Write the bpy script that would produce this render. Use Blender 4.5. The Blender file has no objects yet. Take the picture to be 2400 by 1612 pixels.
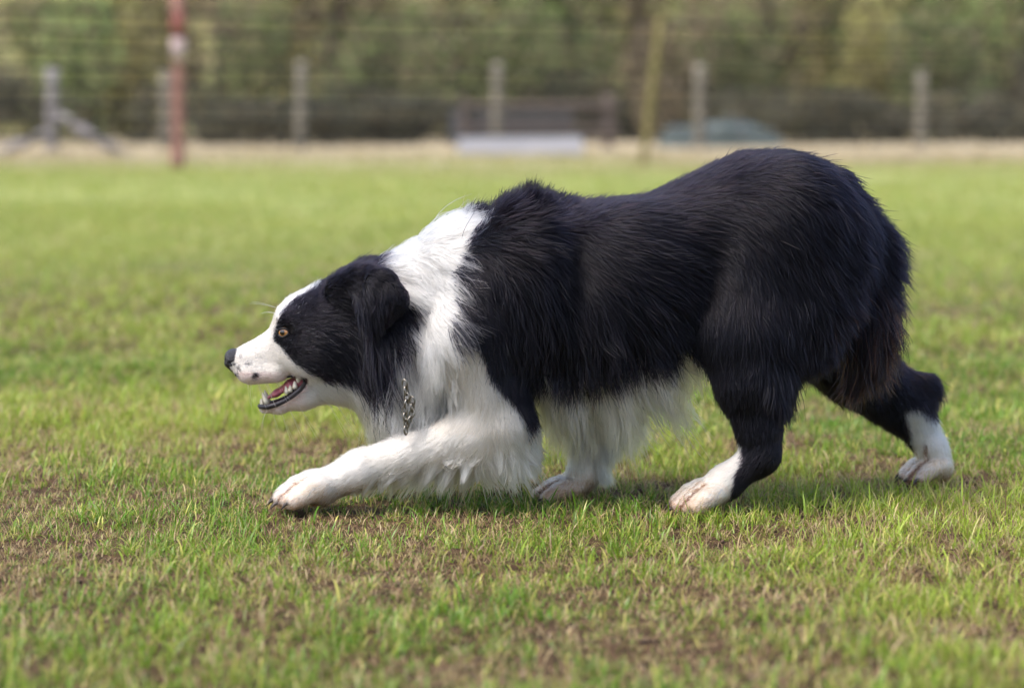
import bpy, bmesh, math, random
import numpy as np
from mathutils import Vector, Matrix, kdtree

# ------------------------------------------------------------------ camera, sky, sun, exposure
D0, HC, PPM = 3.2, 0.541, 1700.0          # metres to the dog, camera height, picture pixels per metre at the dog
scene = bpy.context.scene
COL = scene.collection
cam_d = bpy.data.cameras.new('camera')
cam = bpy.data.objects.new('camera', cam_d)
COL.objects.link(cam)
cam.location = (0, -D0, HC)
cam.rotation_euler = (math.radians(90), 0, 0)
cam_d.sensor_width = 36.0
cam_d.lens = 36.0 * D0 / (2400 / PPM)
cam_d.shift_y = -(806 - 265) / 2400
cam_d.clip_start = 0.05
cam_d.clip_end = 600
cam_d.dof.use_dof = True
cam_d.dof.focus_distance = D0 - 0.15
cam_d.dof.aperture_fstop = 3.2
scene.camera = cam

world = bpy.data.worlds.new('World')
scene.world = world
world.use_nodes = True
wn = world.node_tree.nodes
sky = wn.new('ShaderNodeTexSky')
sky.sky_type = 'NISHITA'
sky.sun_disc = False
SUN_EL, SUN_AZ = 60, 238                    # degrees; azimuth measured clockwise from +Y
sky.sun_elevation = math.radians(SUN_EL)
sky.sun_rotation = math.radians(SUN_AZ)
sky.air_density = 1.0
sky.dust_density = 3.0
sky.ozone_density = 1.0
world.node_tree.links.new(sky.outputs[0], wn['Background'].inputs[0])
wn['Background'].inputs[1].default_value = 0.14

sun_d = bpy.data.lights.new('sun', 'SUN')
sun_d.energy = 1.5
sun_d.angle = math.radians(30)
sun_d.color = (1.0, 0.97, 0.93)
sun = bpy.data.objects.new('sun', sun_d)
COL.objects.link(sun)
az, el = math.radians(SUN_AZ), math.radians(SUN_EL)
sdir = Vector((math.sin(az) * math.cos(el), math.cos(az) * math.cos(el), math.sin(el)))
sun.rotation_euler = sdir.to_track_quat('Z', 'Y').to_euler()
sun.location = sdir * 30

scene.view_settings.view_transform = 'Standard'
scene.view_settings.look = 'None'
scene.view_settings.exposure = 1.19
scene.view_settings.gamma = 1.0
scene.cycles.max_bounces = 10
scene.cycles.transparent_max_bounces = 16
scene.cycles_curves.shape = 'RIBBONS'
scene.cycles_curves.subdivisions = 2

rng = np.random.default_rng(11)
random.seed(5)


# ------------------------------------------------------------------ helpers
def P(px, py, y=0.0):
    """a point of the dog's plane (picture pixels) at depth y, in metres"""
    s = (D0 + y) / D0
    return np.array([(px - 1200) / PPM * s, y, HC + (265 - py) / PPM * s])


def gx(px, d):
    return (px - 1200) / PPM * d / D0


def gd(py):
    """camera distance at which the ground lies on picture row py"""
    return HC * PPM * D0 / (py - 265)


def hz(py, d):
    return HC + (265 - py) / PPM * d / D0


def tag(o, label=None, cat=None, group=None, kind=None):
    if label: o['label'] = label
    if cat: o['category'] = cat
    if group: o['group'] = group
    if kind: o['kind'] = kind
    return o


def empty(name, loc=(0, 0, 0)):
    o = bpy.data.objects.new(name, None)
    o.location = loc
    o.empty_display_size = 0.1
    COL.objects.link(o)
    return o


def mesh_obj(name, verts, faces, mat=None, parent=None, smooth=False, colors=None):
    me = bpy.data.meshes.new(name)
    if isinstance(faces, np.ndarray):
        verts = np.asarray(verts, np.float32)
        k = faces.shape[1]
        me.vertices.add(len(verts))
        me.vertices.foreach_set('co', verts.ravel())
        me.loops.add(faces.size)
        me.loops.foreach_set('vertex_index', faces.ravel().astype(np.int32))
        me.polygons.add(len(faces))
        me.polygons.foreach_set('loop_start', np.arange(0, faces.size, k, dtype=np.int32))
        me.update(calc_edges=True)
    else:
        me.from_pydata([tuple(map(float, v)) for v in verts], [], [tuple(f) for f in faces])
        me.update()
    if smooth:
        me.polygons.foreach_set('use_smooth', np.ones(len(me.polygons), bool))
    if colors is not None:
        a = me.attributes.new('tint', 'FLOAT_COLOR', 'POINT')
        c = np.ones((len(colors), 4), np.float32)
        c[:, :3] = colors
        a.data.foreach_set('color', c.ravel())
    if mat: me.materials.append(mat)
    o = bpy.data.objects.new(name, me)
    COL.objects.link(o)
    if parent:
        o.parent = parent
        q = parent.location.copy()
        if parent.parent: q = q + parent.parent.location if parent.type == 'EMPTY' else parent.parent.location * 0
        o.matrix_parent_inverse = Matrix.Translation(-q)
    return o


def new_mat(name):
    m = bpy.data.materials.new(name)
    m.use_nodes = True
    return m, m.node_tree.nodes, m.node_tree.links, m.node_tree.nodes['Principled BSDF']


def noise_mat(name, c1, c2, scale=8.0, rough=0.85, bump=0.0, stretch=(1, 1, 1), c3=None, spec=0.3):
    m, n, l, b = new_mat(name)
    tc = n.new('ShaderNodeTexCoord')
    mp = n.new('ShaderNodeMapping')
    mp.inputs['Scale'].default_value = stretch
    l.new(tc.outputs['Object'], mp.inputs[0])
    t = n.new('ShaderNodeTexNoise')
    t.inputs['Scale'].default_value = scale
    t.inputs['Detail'].default_value = 6
    t.inputs['Roughness'].default_value = 0.62
    l.new(mp.outputs[0], t.inputs[0])
    r = n.new('ShaderNodeValToRGB')
    r.color_ramp.elements[0].position = 0.32
    r.color_ramp.elements[1].position = 0.68
    r.color_ramp.elements[0].color = (*c1, 1)
    r.color_ramp.elements[1].color = (*c2, 1)
    if c3:
        e = r.color_ramp.elements.new(0.5)
        e.color = (*c3, 1)
    l.new(t.outputs[0], r.inputs[0])
    l.new(r.outputs[0], b.inputs['Base Color'])
    b.inputs['Roughness'].default_value = rough
    b.inputs['Specular IOR Level'].default_value = spec
    if bump:
        bp = n.new('ShaderNodeBump')
        bp.inputs['Strength'].default_value = bump
        bp.inputs['Distance'].default_value = 0.01
        l.new(t.outputs[0], bp.inputs['Height'])
        l.new(bp.outputs[0], b.inputs['Normal'])
    return m


def leaf_mat(name, trans=0.35, rough=0.5, spec=0.25, rand=0.0):
    """colour from the tint attribute, partly translucent"""
    m, n, l, b = new_mat(name)
    at = n.new('ShaderNodeAttribute')
    at.attribute_name = 'tint'
    l.new(at.outputs['Color'], b.inputs['Base Color'])
    b.inputs['Roughness'].default_value = rough
    b.inputs['Specular IOR Level'].default_value = spec
    tr = n.new('ShaderNodeBsdfTranslucent')
    l.new(at.outputs['Color'], tr.inputs[0])
    mx = n.new('ShaderNodeMixShader')
    mx.inputs[0].default_value = trans
    l.new(b.outputs[0], mx.inputs[1])
    l.new(tr.outputs[0], mx.inputs[2])
    l.new(mx.outputs[0], n['Material Output'].inputs[0])
    return m


def vnoise(x, y, seed=0):
    """smooth value noise on arrays, about 0..1"""
    r = np.random.default_rng(seed).random((256, 256)).astype(np.float32)
    xi, yi = np.floor(x).astype(int), np.floor(y).astype(int)
    fx, fy = x - xi, y - yi
    fx, fy = fx * fx * (3 - 2 * fx), fy * fy * (3 - 2 * fy)
    a = r[xi & 255, yi & 255]; b = r[(xi + 1) & 255, yi & 255]
    c = r[xi & 255, (yi + 1) & 255]; d = r[(xi + 1) & 255, (yi + 1) & 255]
    return (a * (1 - fx) + b * fx) * (1 - fy) + (c * (1 - fx) + d * fx) * fy


def fbm(x, y, seed=0, o=3):
    s, a, t = 0, 1.0, 0
    for k in range(o):
        s = s + a * vnoise(x * 2 ** k, y * 2 ** k, seed + k)
        t += a
        a *= 0.5
    return s / t


def tube_geo(pts, rad, n=10, cap=True):
    """ring mesh along a polyline; returns verts, quads/fans as lists"""
    pts = [np.asarray(p, float) for p in pts]
    V, F = [], []
    up = np.array([0.13, 0.31, 0.94])
    for i, p in enumerate(pts):
        a = pts[max(i - 1, 0)]; b = pts[min(i + 1, len(pts) - 1)]
        t = (b - a) / (np.linalg.norm(b - a) + 1e-9)
        u = np.cross(up, t)
        if np.linalg.norm(u) < 0.2: u = np.cross(np.array([1.0, 0.1, 0]), t)
        u /= np.linalg.norm(u)
        v = np.cross(t, u)
        for k in range(n):
            an = 2 * math.pi * k / n
            V.append(p + rad[i] * (math.cos(an) * u + math.sin(an) * v))
    for i in range(len(pts) - 1):
        for k in range(n):
            F.append((i * n + k, i * n + (k + 1) % n, (i + 1) * n + (k + 1) % n, (i + 1) * n + k))
    if cap:
        F.append(tuple(range(n - 1, -1, -1)))
        F.append(tuple(range((len(pts) - 1) * n, len(pts) * n)))
    return V, F


def box_strip(pts, th, h_):
    """flat upright tape along a polyline running in x"""
    V, F = [], []
    for p in pts:
        for dy, dz in ((-th / 2, -h_ / 2), (th / 2, -h_ / 2), (th / 2, h_ / 2), (-th / 2, h_ / 2)):
            V.append(np.array((p[0], p[1] + dy, p[2] + dz)))
    for i in range(len(pts) - 1):
        for k in range(4):
            F.append((i * 4 + k, (i + 1) * 4 + k, (i + 1) * 4 + (k + 1) % 4, i * 4 + (k + 1) % 4))
    F.append((0, 1, 2, 3)); e = (len(pts) - 1) * 4
    F.append((e + 3, e + 2, e + 1, e))
    return V, F


def join_geo(parts):
    V, F = [], []
    for v, f in parts:
        o = len(V)
        V += list(v)
        F += [tuple(i + o for i in q) for q in f]
    return V, F


def box_geo(c, s, rot=0.0, bev=0.0):
    """bevelled box: c centre, s full size"""
    bm = bmesh.new()
    bmesh.ops.create_cube(bm, size=1)
    for v in bm.verts: v.co = Vector((v.co.x * s[0], v.co.y * s[1], v.co.z * s[2]))
    if bev: bmesh.ops.bevel(bm, geom=list(bm.edges), offset=bev, segments=2, affect='EDGES')
    ca, sa = math.cos(rot), math.sin(rot)
    V = [np.array((v.co.x * ca - v.co.y * sa + c[0], v.co.x * sa + v.co.y * ca + c[1], v.co.z + c[2])) for v in bm.verts]
    bm.verts.index_update()
    F = [tuple(v.index for v in f.verts) for f in bm.faces]
    bm.free()
    return V, F


# ------------------------------------------------------------------ the field
def ground_h(x, y):
    d = y + D0
    near = np.clip(1 - (d - 6) / 6, 0, 1)
    h = (fbm(x * 3.1 + 40, y * 3.1 + 17, 3, 3) - 0.5) * 0.030 + (fbm(x * 19 + 9, y * 19 + 3, 8, 3) - 0.5) * 0.016
    far = (fbm(x * 0.35 + 11, y * 0.35 + 5, 6, 2) - 0.5) * 0.10 * np.clip((d - 5) / 8, 0, 1)
    # level under the dog
    flat = np.exp(-((x - 0.1) ** 2 / 0.6 + y ** 2 / 0.06))
    return h * near * (1 - 0.65 * flat) + far


def soil_amount(x, y):
    """0 thick green turf .. 1 worn, thatchy or bare"""
    n = fbm(x * 2.3 + 3, y * 1.7 + 8, 21, 3)
    m = fbm(x * 7.5 + 31, y * 6.0 + 2, 27, 3)
    band = 0.10 * np.exp(-((y + 0.25) / 0.85) ** 2)
    return np.clip((n * 0.30 + m * 0.80 + band - 0.52) * 3.4, 0, 1)


def build_ground():
    def axis(lo, hi, mid0, mid1, fine, grow):
        v = list(np.arange(mid0, mid1, fine))
        s = fine; x = mid1
        while x < hi:
            v.append(x); s *= grow; x += s
        v.append(hi)
        s = fine; x = mid0; left = []
        while x > lo:
            s *= grow; x -= s; left.append(max(x, lo))
        return np.array(sorted(set(left)) + v)
    xs = axis(-150, 150, -1.3, 1.3, 0.016, 1.16)
    ys = axis(-40, 300, -1.6, 1.6, 0.016, 1.10)
    X, Y = np.meshgrid(xs, ys)
    Z = ground_h(X, Y)
    n, m = X.shape
    idx = np.arange(n * m).reshape(n, m)
    F = np.stack([idx[:-1, :-1], idx[:-1, 1:], idx[1:, 1:], idx[1:, :-1]], -1).reshape(-1, 4)
    s = soil_amount(X, Y)
    m_, nn, l, b = new_mat('turf_soil')
    at = nn.new('ShaderNodeAttribute'); at.attribute_name = 'worn'
    tc = nn.new('ShaderNodeTexCoord')
    t1 = nn.new('ShaderNodeTexNoise'); t1.inputs['Scale'].default_value = 55; t1.inputs['Detail'].default_value = 8
    t1.inputs['Roughness'].default_value = 0.7
    t2 = nn.new('ShaderNodeTexNoise'); t2.inputs['Scale'].default_value = 1.4; t2.inputs['Detail'].default_value = 5
    for t in (t1, t2): l.new(tc.outputs['Object'], t.inputs[0])
    soil = nn.new('ShaderNodeValToRGB')
    soil.color_ramp.elements[0].position = 0.35; soil.color_ramp.elements[0].color = (0.020, 0.012, 0.007, 1)
    soil.color_ramp.elements[1].position = 0.7; soil.color_ramp.elements[1].color = (0.15, 0.090, 0.048, 1)
    l.new(t1.outputs[0], soil.inputs[0])
    green = nn.new('ShaderNodeValToRGB')
    green.color_ramp.elements[0].position = 0.35; green.color_ramp.elements[0].color = (0.22, 0.25, 0.075, 1)
    green.color_ramp.elements[1].position = 0.68; green.color_ramp.elements[1].color = (0.34, 0.36, 0.125, 1)
    l.new(t2.outputs[0], green.inputs[0])
    dry = nn.new('ShaderNodeRGB'); dry.outputs[0].default_value = (0.40, 0.33, 0.215, 1)
    sx = nn.new('ShaderNodeSeparateXYZ'); l.new(tc.outputs['Object'], sx.inputs[0])
    wob = nn.new('ShaderNodeMath'); wob.operation = 'MULTIPLY_ADD'; wob.inputs[1].default_value = 7.0
    l.new(t2.outputs[0], wob.inputs[0]); l.new(sx.outputs['Y'], wob.inputs[2])
    far = nn.new('ShaderNodeMapRange'); far.inputs[1].default_value = 18.5; far.inputs[2].default_value = 29.0
    l.new(wob.outputs[0], far.inputs[0])
    near = nn.new('ShaderNodeMapRange'); near.inputs[1].default_value = 2.5; near.inputs[2].default_value = 8.0
    l.new(sx.outputs['Y'], near.inputs[0])
    mx1 = nn.new('ShaderNodeMix'); mx1.data_type = 'RGBA'
    l.new(near.outputs[0], mx1.inputs[0]); l.new(soil.outputs[0], mx1.inputs[6]); l.new(green.outputs[0], mx1.inputs[7])
    mx2 = nn.new('ShaderNodeMix'); mx2.data_type = 'RGBA'
    l.new(far.outputs[0], mx2.inputs[0]); l.new(mx1.outputs[2], mx2.inputs[6]); l.new(dry.outputs[0], mx2.inputs[7])
    l.new(mx2.outputs[2], b.inputs['Base Color'])
    b.inputs['Roughness'].default_value = 0.95
    b.inputs['Specular IOR Level'].default_value = 0.15
    bp = nn.new('ShaderNodeBump'); bp.inputs['Strength'].default_value = 0.8; bp.inputs['Distance'].default_value = 0.008
    l.new(t1.outputs[0], bp.inputs['Height']); l.new(bp.outputs[0], b.inputs['Normal'])
    o = mesh_obj('field', np.stack([X, Y, Z], -1).reshape(-1, 3), F, m_, smooth=True)
    tag(o, 'worn grass field of soil and turf', kind='structure')
    return o


def blades(n, dmin, dmax, hmin, hmax, wid, seg, seed, style='green', keep=None):
    """grass blades scattered over the visible wedge of the field"""
    r = np.random.default_rng(seed)
    d = np.sqrt(r.uniform(dmin ** 2, dmax ** 2, n))
    hw = 0.235 * d + 0.22
    x = r.uniform(-1, 1, n) * hw
    if keep == 'outer':   # thinner turf to either side of the visible wedge
        x = np.sign(x) * (hw + r.random(n) * 1.6)
    # uniform in area only needs the width factor
    y = d - D0
    # tufting
    tx, ty = (r.normal(0, 1, (2, n)) * 0.006)
    cell = 0.035 if dmax < 7 else 0.09
    jx = (np.floor(x / cell) + 0.5 + (vnoise(np.floor(x / cell) * 7.3, np.floor(y / cell) * 5.1, 5) - .5)) * cell
    jy = (np.floor(y / cell) + 0.5 + (vnoise(np.floor(x / cell) * 3.7, np.floor(y / cell) * 9.1, 6) - .5)) * cell
    q = (r.random(n) < 0.6).astype(float) * 0.8
    x = x * (1 - q) + (jx + tx) * q
    y = y * (1 - q) + (jy + ty) * q
    s = soil_amount(x, y)
    if style == 'green':
        p = 1.0 - 0.62 * s
    else:
        p = 0.22 + 0.78 * s
    if dmax < 7 and style == 'green':
        p = p * np.clip(fbm(x * 24 + 7, y * 17 + 3, 83, 2) * 3.0 - .65, .2, 1)
    dd = y + D0
    if dmin > 4:
        p = p * np.clip((dd - dmin) / (.22 * dmin), 0, 1)
    p = p * np.clip((dmax - dd) / (.2 * dmax), 0, 1)
    k = r.random(n) < p
    x, y, s = x[k], y[k], s[k]
    n = len(x)
    z = ground_h(x, y)
    patch = fbm(x * 1.7 + 5, y * 1.2 + 9, 33, 3)
    h = r.uniform(hmin, hmax, n) * (0.65 + 0.7 * patch) * (1.08 - 0.42 * s)
    tall = r.random(n) < 0.035
    h = np.where(tall, h * 1.35, h)
    a = r.uniform(0, 2 * math.pi, n)
    if style == 'green':
        lean = np.abs(r.normal(0.65, 0.5, n))
        bend = np.abs(r.normal(0.85, 0.8, n))
    else:
        lean = np.clip(r.normal(1.15, 0.28, n), 0.3, 1.5)
        bend = r.normal(0.25, 0.5, n)
    w = wid * r.uniform(0.55, 1.35, n)
    face = a + r.normal(math.pi / 2, 0.5, n)
    wx, wy = np.cos(face) * w, np.sin(face) * w
    pts = np.zeros((n, seg + 1, 3))
    px, py, pz = x.copy(), y.copy(), z - 0.003
    th = lean.copy() * 0.55
    for i in range(seg + 1):
        pts[:, i, 0], pts[:, i, 1], pts[:, i, 2] = px, py, pz
        st = h / seg
        px = px + np.cos(a) * np.sin(th) * st
        py = py + np.sin(a) * np.sin(th) * st
        pz = pz + np.cos(th) * st
        pz = np.maximum(pz, z + 0.001)
        th = th + (bend + lean * 0.45) / seg
    nv = 2 * seg + 1
    V = np.zeros((n, nv, 3))
    for i in range(seg):
        f = 1.0 - 0.55 * (i / seg) ** 1.6
        V[:, 2 * i] = pts[:, i]
        V[:, 2 * i + 1] = pts[:, i]
        V[:, 2 * i, 0] -= wx * f; V[:, 2 * i, 1] -= wy * f
        V[:, 2 * i + 1, 0] += wx * f; V[:, 2 * i + 1, 1] += wy * f
    V[:, nv - 1] = pts[:, seg]
    tri = []
    for i in range(seg - 1):
        b = 2 * i
        tri += [(b, b + 1, b + 3), (b, b + 3, b + 2)]
    b = 2 * (seg - 1)
    tri += [(b, b + 1, b + 2)]
    T = (np.arange(n)[:, None, None] * nv + np.array(tri)[None]).reshape(-1, 3)
    # colour of each blade
    g1, g2, g3 = np.array([.115, .255, .014]), np.array([.325, .430, .042]), np.array([.58, .54, .13])
    t1, t2 = np.array([.64, .49, .25]), np.array([.28, .165, .080])
    u = r.random(n); v = np.clip(patch * 2.4 - 0.7 + r.normal(0, .28, n), 0, 1)[:, None]
    c = g1 * (1 - v) + g2 * v
    c = np.where((u < 0.16)[:, None], g3 * r.uniform(.8, 1.15, (n, 1)), c)
    dryp = 0.10 + 0.25 * s if style == 'green' else np.full(n, 0.86)
    dm = r.random(n) < dryp
    mixv = r.random((n, 1))
    c = np.where(dm[:, None], t1 * mixv + t2 * (1 - mixv), c)
    c = c * r.uniform(0.8, 1.2, (n, 1))
    far = np.clip((y - 16.5 + 7 * (fbm(x * .4, y * .4, 55, 3) - .4)) / 8.0, 0, 1)[:, None]
    c = c * (1 - far) + np.array([.44, .36, .235]) * far
    mid = np.clip((y - 1.0) / 6.0, 0, 1)[:, None] * .55
    c = c * (1 - mid * (1 - far)) + np.array([.37, .41, .105]) * mid * (1 - far)
    C = np.repeat(c[:, None, :], nv, 1)
    tipdry = (r.random(n) < 0.25)
    C[tipdry, nv - 1] = t1 * 0.9
    return V.reshape(-1, 3), T, C.reshape(-1, 3)


def build_grass():
    sets = [
        (480000, 1.75, 5.9, 0.010, 0.033, 0.00072, 3, 1, 'green'),
        (420000, 1.75, 5.6, 0.008, 0.030, 0.00052, 2, 2, 'dry'),
        (14000, 1.7, 5.0, 0.024, 0.050, 0.0011, 4, 7, 'green'),
        (170000, 4.0, 14.0, 0.018, 0.042, 0.0020, 2, 3, 'green'),
        (90000, 4.0, 14.0, 0.015, 0.035, 0.0020, 1, 4, 'dry'),
        (90000, 9.0, 28.0, 0.025, 0.055, 0.005, 1, 5, 'green'),
        (16000, 22.0, 34.0, 0.04, 0.12, 0.012, 1, 6, 'green'),
        (90000, 1.75, 15.0, 0.015, 0.040, 0.0026, 1, 8, 'green', 'outer'),
        (50000, 1.75, 9.0, 0.015, 0.035, 0.0020, 1, 9, 'dry', 'outer'),
    ]
    Vs, Ts, Cs, off = [], [], [], 0
    for a in sets:
        v, t, c = blades(*a)
        Vs.append(v); Ts.append(t + off); Cs.append(c); off += len(v)
    o = mesh_obj('grass', np.concatenate(Vs), np.concatenate(Ts), leaf_mat('grass_blade', 0.38, 0.38, 0.5), colors=np.concatenate(Cs))
    tag(o, 'short green grass with dry straw-coloured thatch covering the field', 'grass', kind='stuff')


def build_crumbs():
    """crumbs of soil and worm casts in the worn patches"""
    r = np.random.default_rng(9)
    n = 60000
    d = np.sqrt(r.uniform(1.8 ** 2, 5.5 ** 2, n)); y = d - D0
    x = r.uniform(-1, 1, n) * (0.235 * d + .3)
    k = r.random(n) < np.clip(soil_amount(x, y) - .45, 0, 1) ** 1.5 * .16
    x, y = x[k], y[k]; n = len(x)
    bm = bmesh.new(); bmesh.ops.create_icosphere(bm, subdivisions=1, radius=1)
    bv = np.array([v.co[:] for v in bm.verts]); bf = np.array([[v.index for v in f.verts] for f in bm.faces]); bm.free()
    s = r.lognormal(math.log(.0030), .38, n)
    V = bv[None] * (1 + r.normal(0, .34, (n, len(bv), 1))) * s[:, None, None]
    V[:, :, 2] *= .7
    V += np.stack([x, y, ground_h(x, y) + s * .35], 1)[:, None]
    T = (np.arange(n)[:, None, None] * len(bv) + bf[None]).reshape(-1, 3)
    o = mesh_obj('soil_crumbs', V.reshape(-1, 3), T, noise_mat('crumbly_soil', (.035, .022, .016), (.12, .075, .05), 120, .95))
    tag(o, 'crumbs of dark brown soil lying in the worn turf', 'soil', kind='stuff')


# ------------------------------------------------------------------ background
def build_background():
    bark = noise_mat('bark', (0.035, 0.027, 0.02), (0.10, 0.08, 0.06), 9, 0.95, 0.6, (1, 1, 0.2))
    leafm = leaf_mat('leaf', 0.3, 0.6, 0.15)
    # hill behind everything
    xs = np.linspace(-120, 120, 81); ys = np.linspace(58, 200, 30)
    X, Y = np.meshgrid(xs, ys)
    Z = -0.4 + (1 - np.exp(-np.clip(Y - 60, 0, None) / 45)) * 46 + fbm(X * .06, Y * .06, 4, 3) * 5 * np.clip((Y - 60) / 30, 0, 1)
    n, m = X.shape
    idx = np.arange(n * m).reshape(n, m)
    F = np.stack([idx[:-1, :-1], idx[:-1, 1:], idx[1:, 1:], idx[1:, :-1]], -1).reshape(-1, 4)
    h = mesh_obj('hill', np.stack([X, Y, Z], -1).reshape(-1, 3), F,
                 noise_mat('hill_pasture', (0.20, 0.19, 0.08), (0.38, 0.35, 0.15), 0.12, 0.95, 0, (1, 1, 1), (0.28, 0.27, 0.11)), smooth=True)
    tag(h, 'olive hillside pasture rising behind the wood', kind='structure')

    def leaves(n, c, rx, ry, rz, size, cols, r, shell=0.35, lobes=9, zmin=0.02):
        """leaf quads in lobed clumps"""
        lc = r.normal(0, 0.42, (lobes, 3))
        lr = r.uniform(0.32, 0.6, lobes)
        k = r.integers(0, lobes, n)
        v = r.normal(0, 1, (n, 3)); v /= np.linalg.norm(v, axis=1)[:, None]
        rad = lr[k] * r.uniform(shell, 1, n) ** 0.5
        q = lc[k] + v * rad[:, None]
        p = q * np.array([rx, ry, rz]) + np.array(c)
        p = p[p[:, 2] > zmin]
        n = len(p); k = k[:n]
        s = size * r.uniform(0.6, 1.4, n)
        a = r.normal(0, 1, (n, 3)) * np.array([.6, .6, 1.5]); a /= np.linalg.norm(a, axis=1)[:, None]
        b = np.cross(a, r.normal(0, 1, (n, 3))); b /= np.linalg.norm(b, axis=1)[:, None]
        V = np.stack([p - a * s[:, None] * .8, p + b * s[:, None] * .45, p + a * s[:, None] * .8, p - b * s[:, None] * .45], 1).reshape(-1, 3)
        F = np.arange(4 * n).reshape(n, 4)
        cols = np.array(cols)
        base = cols[r.integers(0, len(cols), lobes)][k] * 0.45 + cols[r.integers(0, len(cols), n)] * 0.55
        tw = r.random(n) < .38
        base[tw] = np.array([(.20, .165, .11), (.15, .12, .08), (.26, .22, .13)])[r.integers(0, 3, int(tw.sum()))] * (.55 if max(cols[0]) < .1 else 1)
        base = base * 1.5 * r.uniform(.7, 1.3, (n, 1))
        return V, F, np.repeat(base, 4, 0)

    olive = [(.28, .27, .10), (.38, .36, .14), (.20, .18, .075)]
    green = [(.14, .18, .07), (.20, .24, .09), (.10, .12, .05)]
    brown = [(.17, .135, .095), (.12, .095, .068), (.23, .18, .115)]
    dark = [(.085, .088, .06), (.13, .12, .088), (.06, .062, .045)]
    bright = [(.25, .32, .12), (.18, .26, .085), (.31, .36, .15)]
    LAB = {'olive': 'olive-leaved tree', 'green': 'green-leaved tree', 'brown': 'bare brown twiggy tree', 'bright': 'light green leafy tree'}
    PAL = dict(olive=olive, green=green, brown=brown, dark=dark, bright=bright)

    def tree(px, d, hgt, crown_r, pal, label, seed, crown_z=None, nleaf=3200, size=0.16, tr=0.16, lean=0.0):
        r = np.random.default_rng(seed)
        x, y = gx(px, d), d - D0
        root = empty('tree', (x, y, 0))
        tag(root, label, 'tree', 'trees of the wood behind the field')
        geo = []
        top = hgt * 0.8
        z0 = -0.15
        stem = [np.array((x + lean * t * hgt + 0.10 * math.sin(5 * t + seed), y + 0.1 * math.cos(4 * t + seed), z0 + top * t)) for t in np.linspace(0, 1, 8)]
        geo.append(tube_geo(stem, [tr * (1.25 if i == 0 else 1) * (1 - 0.8 * i / 7) for i in range(8)], 9))
        for k in range(9):
            t = r.uniform(0.2, 0.9)
            b0 = stem[int(t * 7)]
            an = r.uniform(0, 6.28); L = crown_r * r.uniform(.5, .95)
            e = b0 + np.array((math.cos(an) * L, math.sin(an) * L * .6, L * r.uniform(.3, .9)))
            mid = (b0 + e) / 2 + np.array((0, 0, -0.06 * L))
            geo.append(tube_geo([b0, mid, e], [tr * .42 * (1 - t * .6), tr * .28 * (1 - t * .6), 0.012], 6))
        V, F = join_geo(geo)
        mesh_obj('trunk', V, F, bark, root, True)
        cz = crown_z if crown_z else hgt * 0.62
        V, F, C = leaves(nleaf, (x + lean * hgt * .6, y, cz * .8), crown_r * .85, crown_r * .75, hgt * 0.55, size, PAL[pal], r, lobes=18)
        mesh_obj('crown', V, F, leafm, root, colors=C)

    def bush(px, d, hgt, w, pal, label, seed, nleaf=2200, size=0.10, name='shrub'):
        r = np.random.default_rng(seed)
        x, y = gx(px, d), d - D0
        root = empty(name, (x, y, 0))
        tag(root, label, 'shrub', 'undergrowth shrubs along the wood edge')
        geo = []
        for k in range(7):
            an = r.uniform(0, 6.28)
            e = np.array((x + math.cos(an) * w * .6, y + math.sin(an) * w * .4, hgt * r.uniform(.5, .9)))
            b0 = np.array((x + math.cos(an) * w * .1, y + math.sin(an) * w * .08, -0.05))
            geo.append(tube_geo([b0, (b0 + e) / 2 + np.array((0, 0, .1)), e], [.03, .02, .008], 6))
        V, F = join_geo(geo)
        mesh_obj('stem', V, F, bark, root, True)
        V, F, C = leaves(nleaf, (x, y, hgt * 0.5), w, w * .6, hgt * .55, size, PAL[pal], r, lobes=10)
        mesh_obj('foliage', V, F, leafm, root, colors=C)

    # trees, left to right
    T = [
        (-60, 47, 6.5, 2.6, 'brown', 'bare brown twiggy tree standing past the slanted brace of the grey strainer post'),
        (170, 50, 6.5, 2.4, 'olive', 'olive-brown tree above the grey braced strainer post'),
        (330, 54, 5.2, 2.2, 'olive', 'yellowish olive tree close beside the tall red post'),
        (520, 46, 6.5, 2.3, 'brown', 'brown twiggy tree to the right side of the tall red post'),
        (640, 51, 6.0, 2.2, 'olive', 'olive tree between the two brown twiggy trees near the red post'),
        (770, 46, 7.0, 2.3, 'brown', 'brown twiggy tree over the pale stake left of the trough'),
        (900, 49, 6.0, 2.2, 'green', 'dull green tree above the dark undergrowth left of the trough'),
        (1060, 45, 6.5, 2.1, 'brown', 'dark-stemmed brown tree over the left end of the trough'),
        (1170, 52, 6.5, 2.1, 'olive', 'olive-leaved tree directly behind the stake at the trough'),
        (1265, 44, 7.0, 1.8, 'green', 'dark thick-trunked tree above the red rail gate'),
        (1350, 54, 5.5, 2.0, 'bright', 'light green tree showing left of the leaning olive post'),
        (1500, 47, 6.5, 2.2, 'brown', 'brown twiggy tree right behind the leaning olive post'),
        (1660, 51, 6.0, 2.1, 'bright', 'light green tree above the stake by the teal tarpaulin'),
        (1800, 45, 6.5, 2.3, 'brown', 'brown twiggy tree above the teal tarpaulin heap'),
        (1960, 50, 6.5, 2.3, 'olive', 'olive-brown tree between the teal heap and the last stake'),
        (2120, 46, 6.0, 2.2, 'green', 'green-leaved tree over the last pale stake'),
        (2260, 49, 6.5, 2.3, 'bright', 'fresh green tree past the last pale stake'),
        (2420, 43, 7.0, 2.2, 'green', 'dark green tree at the far end of the wood'),
    ]
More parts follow.
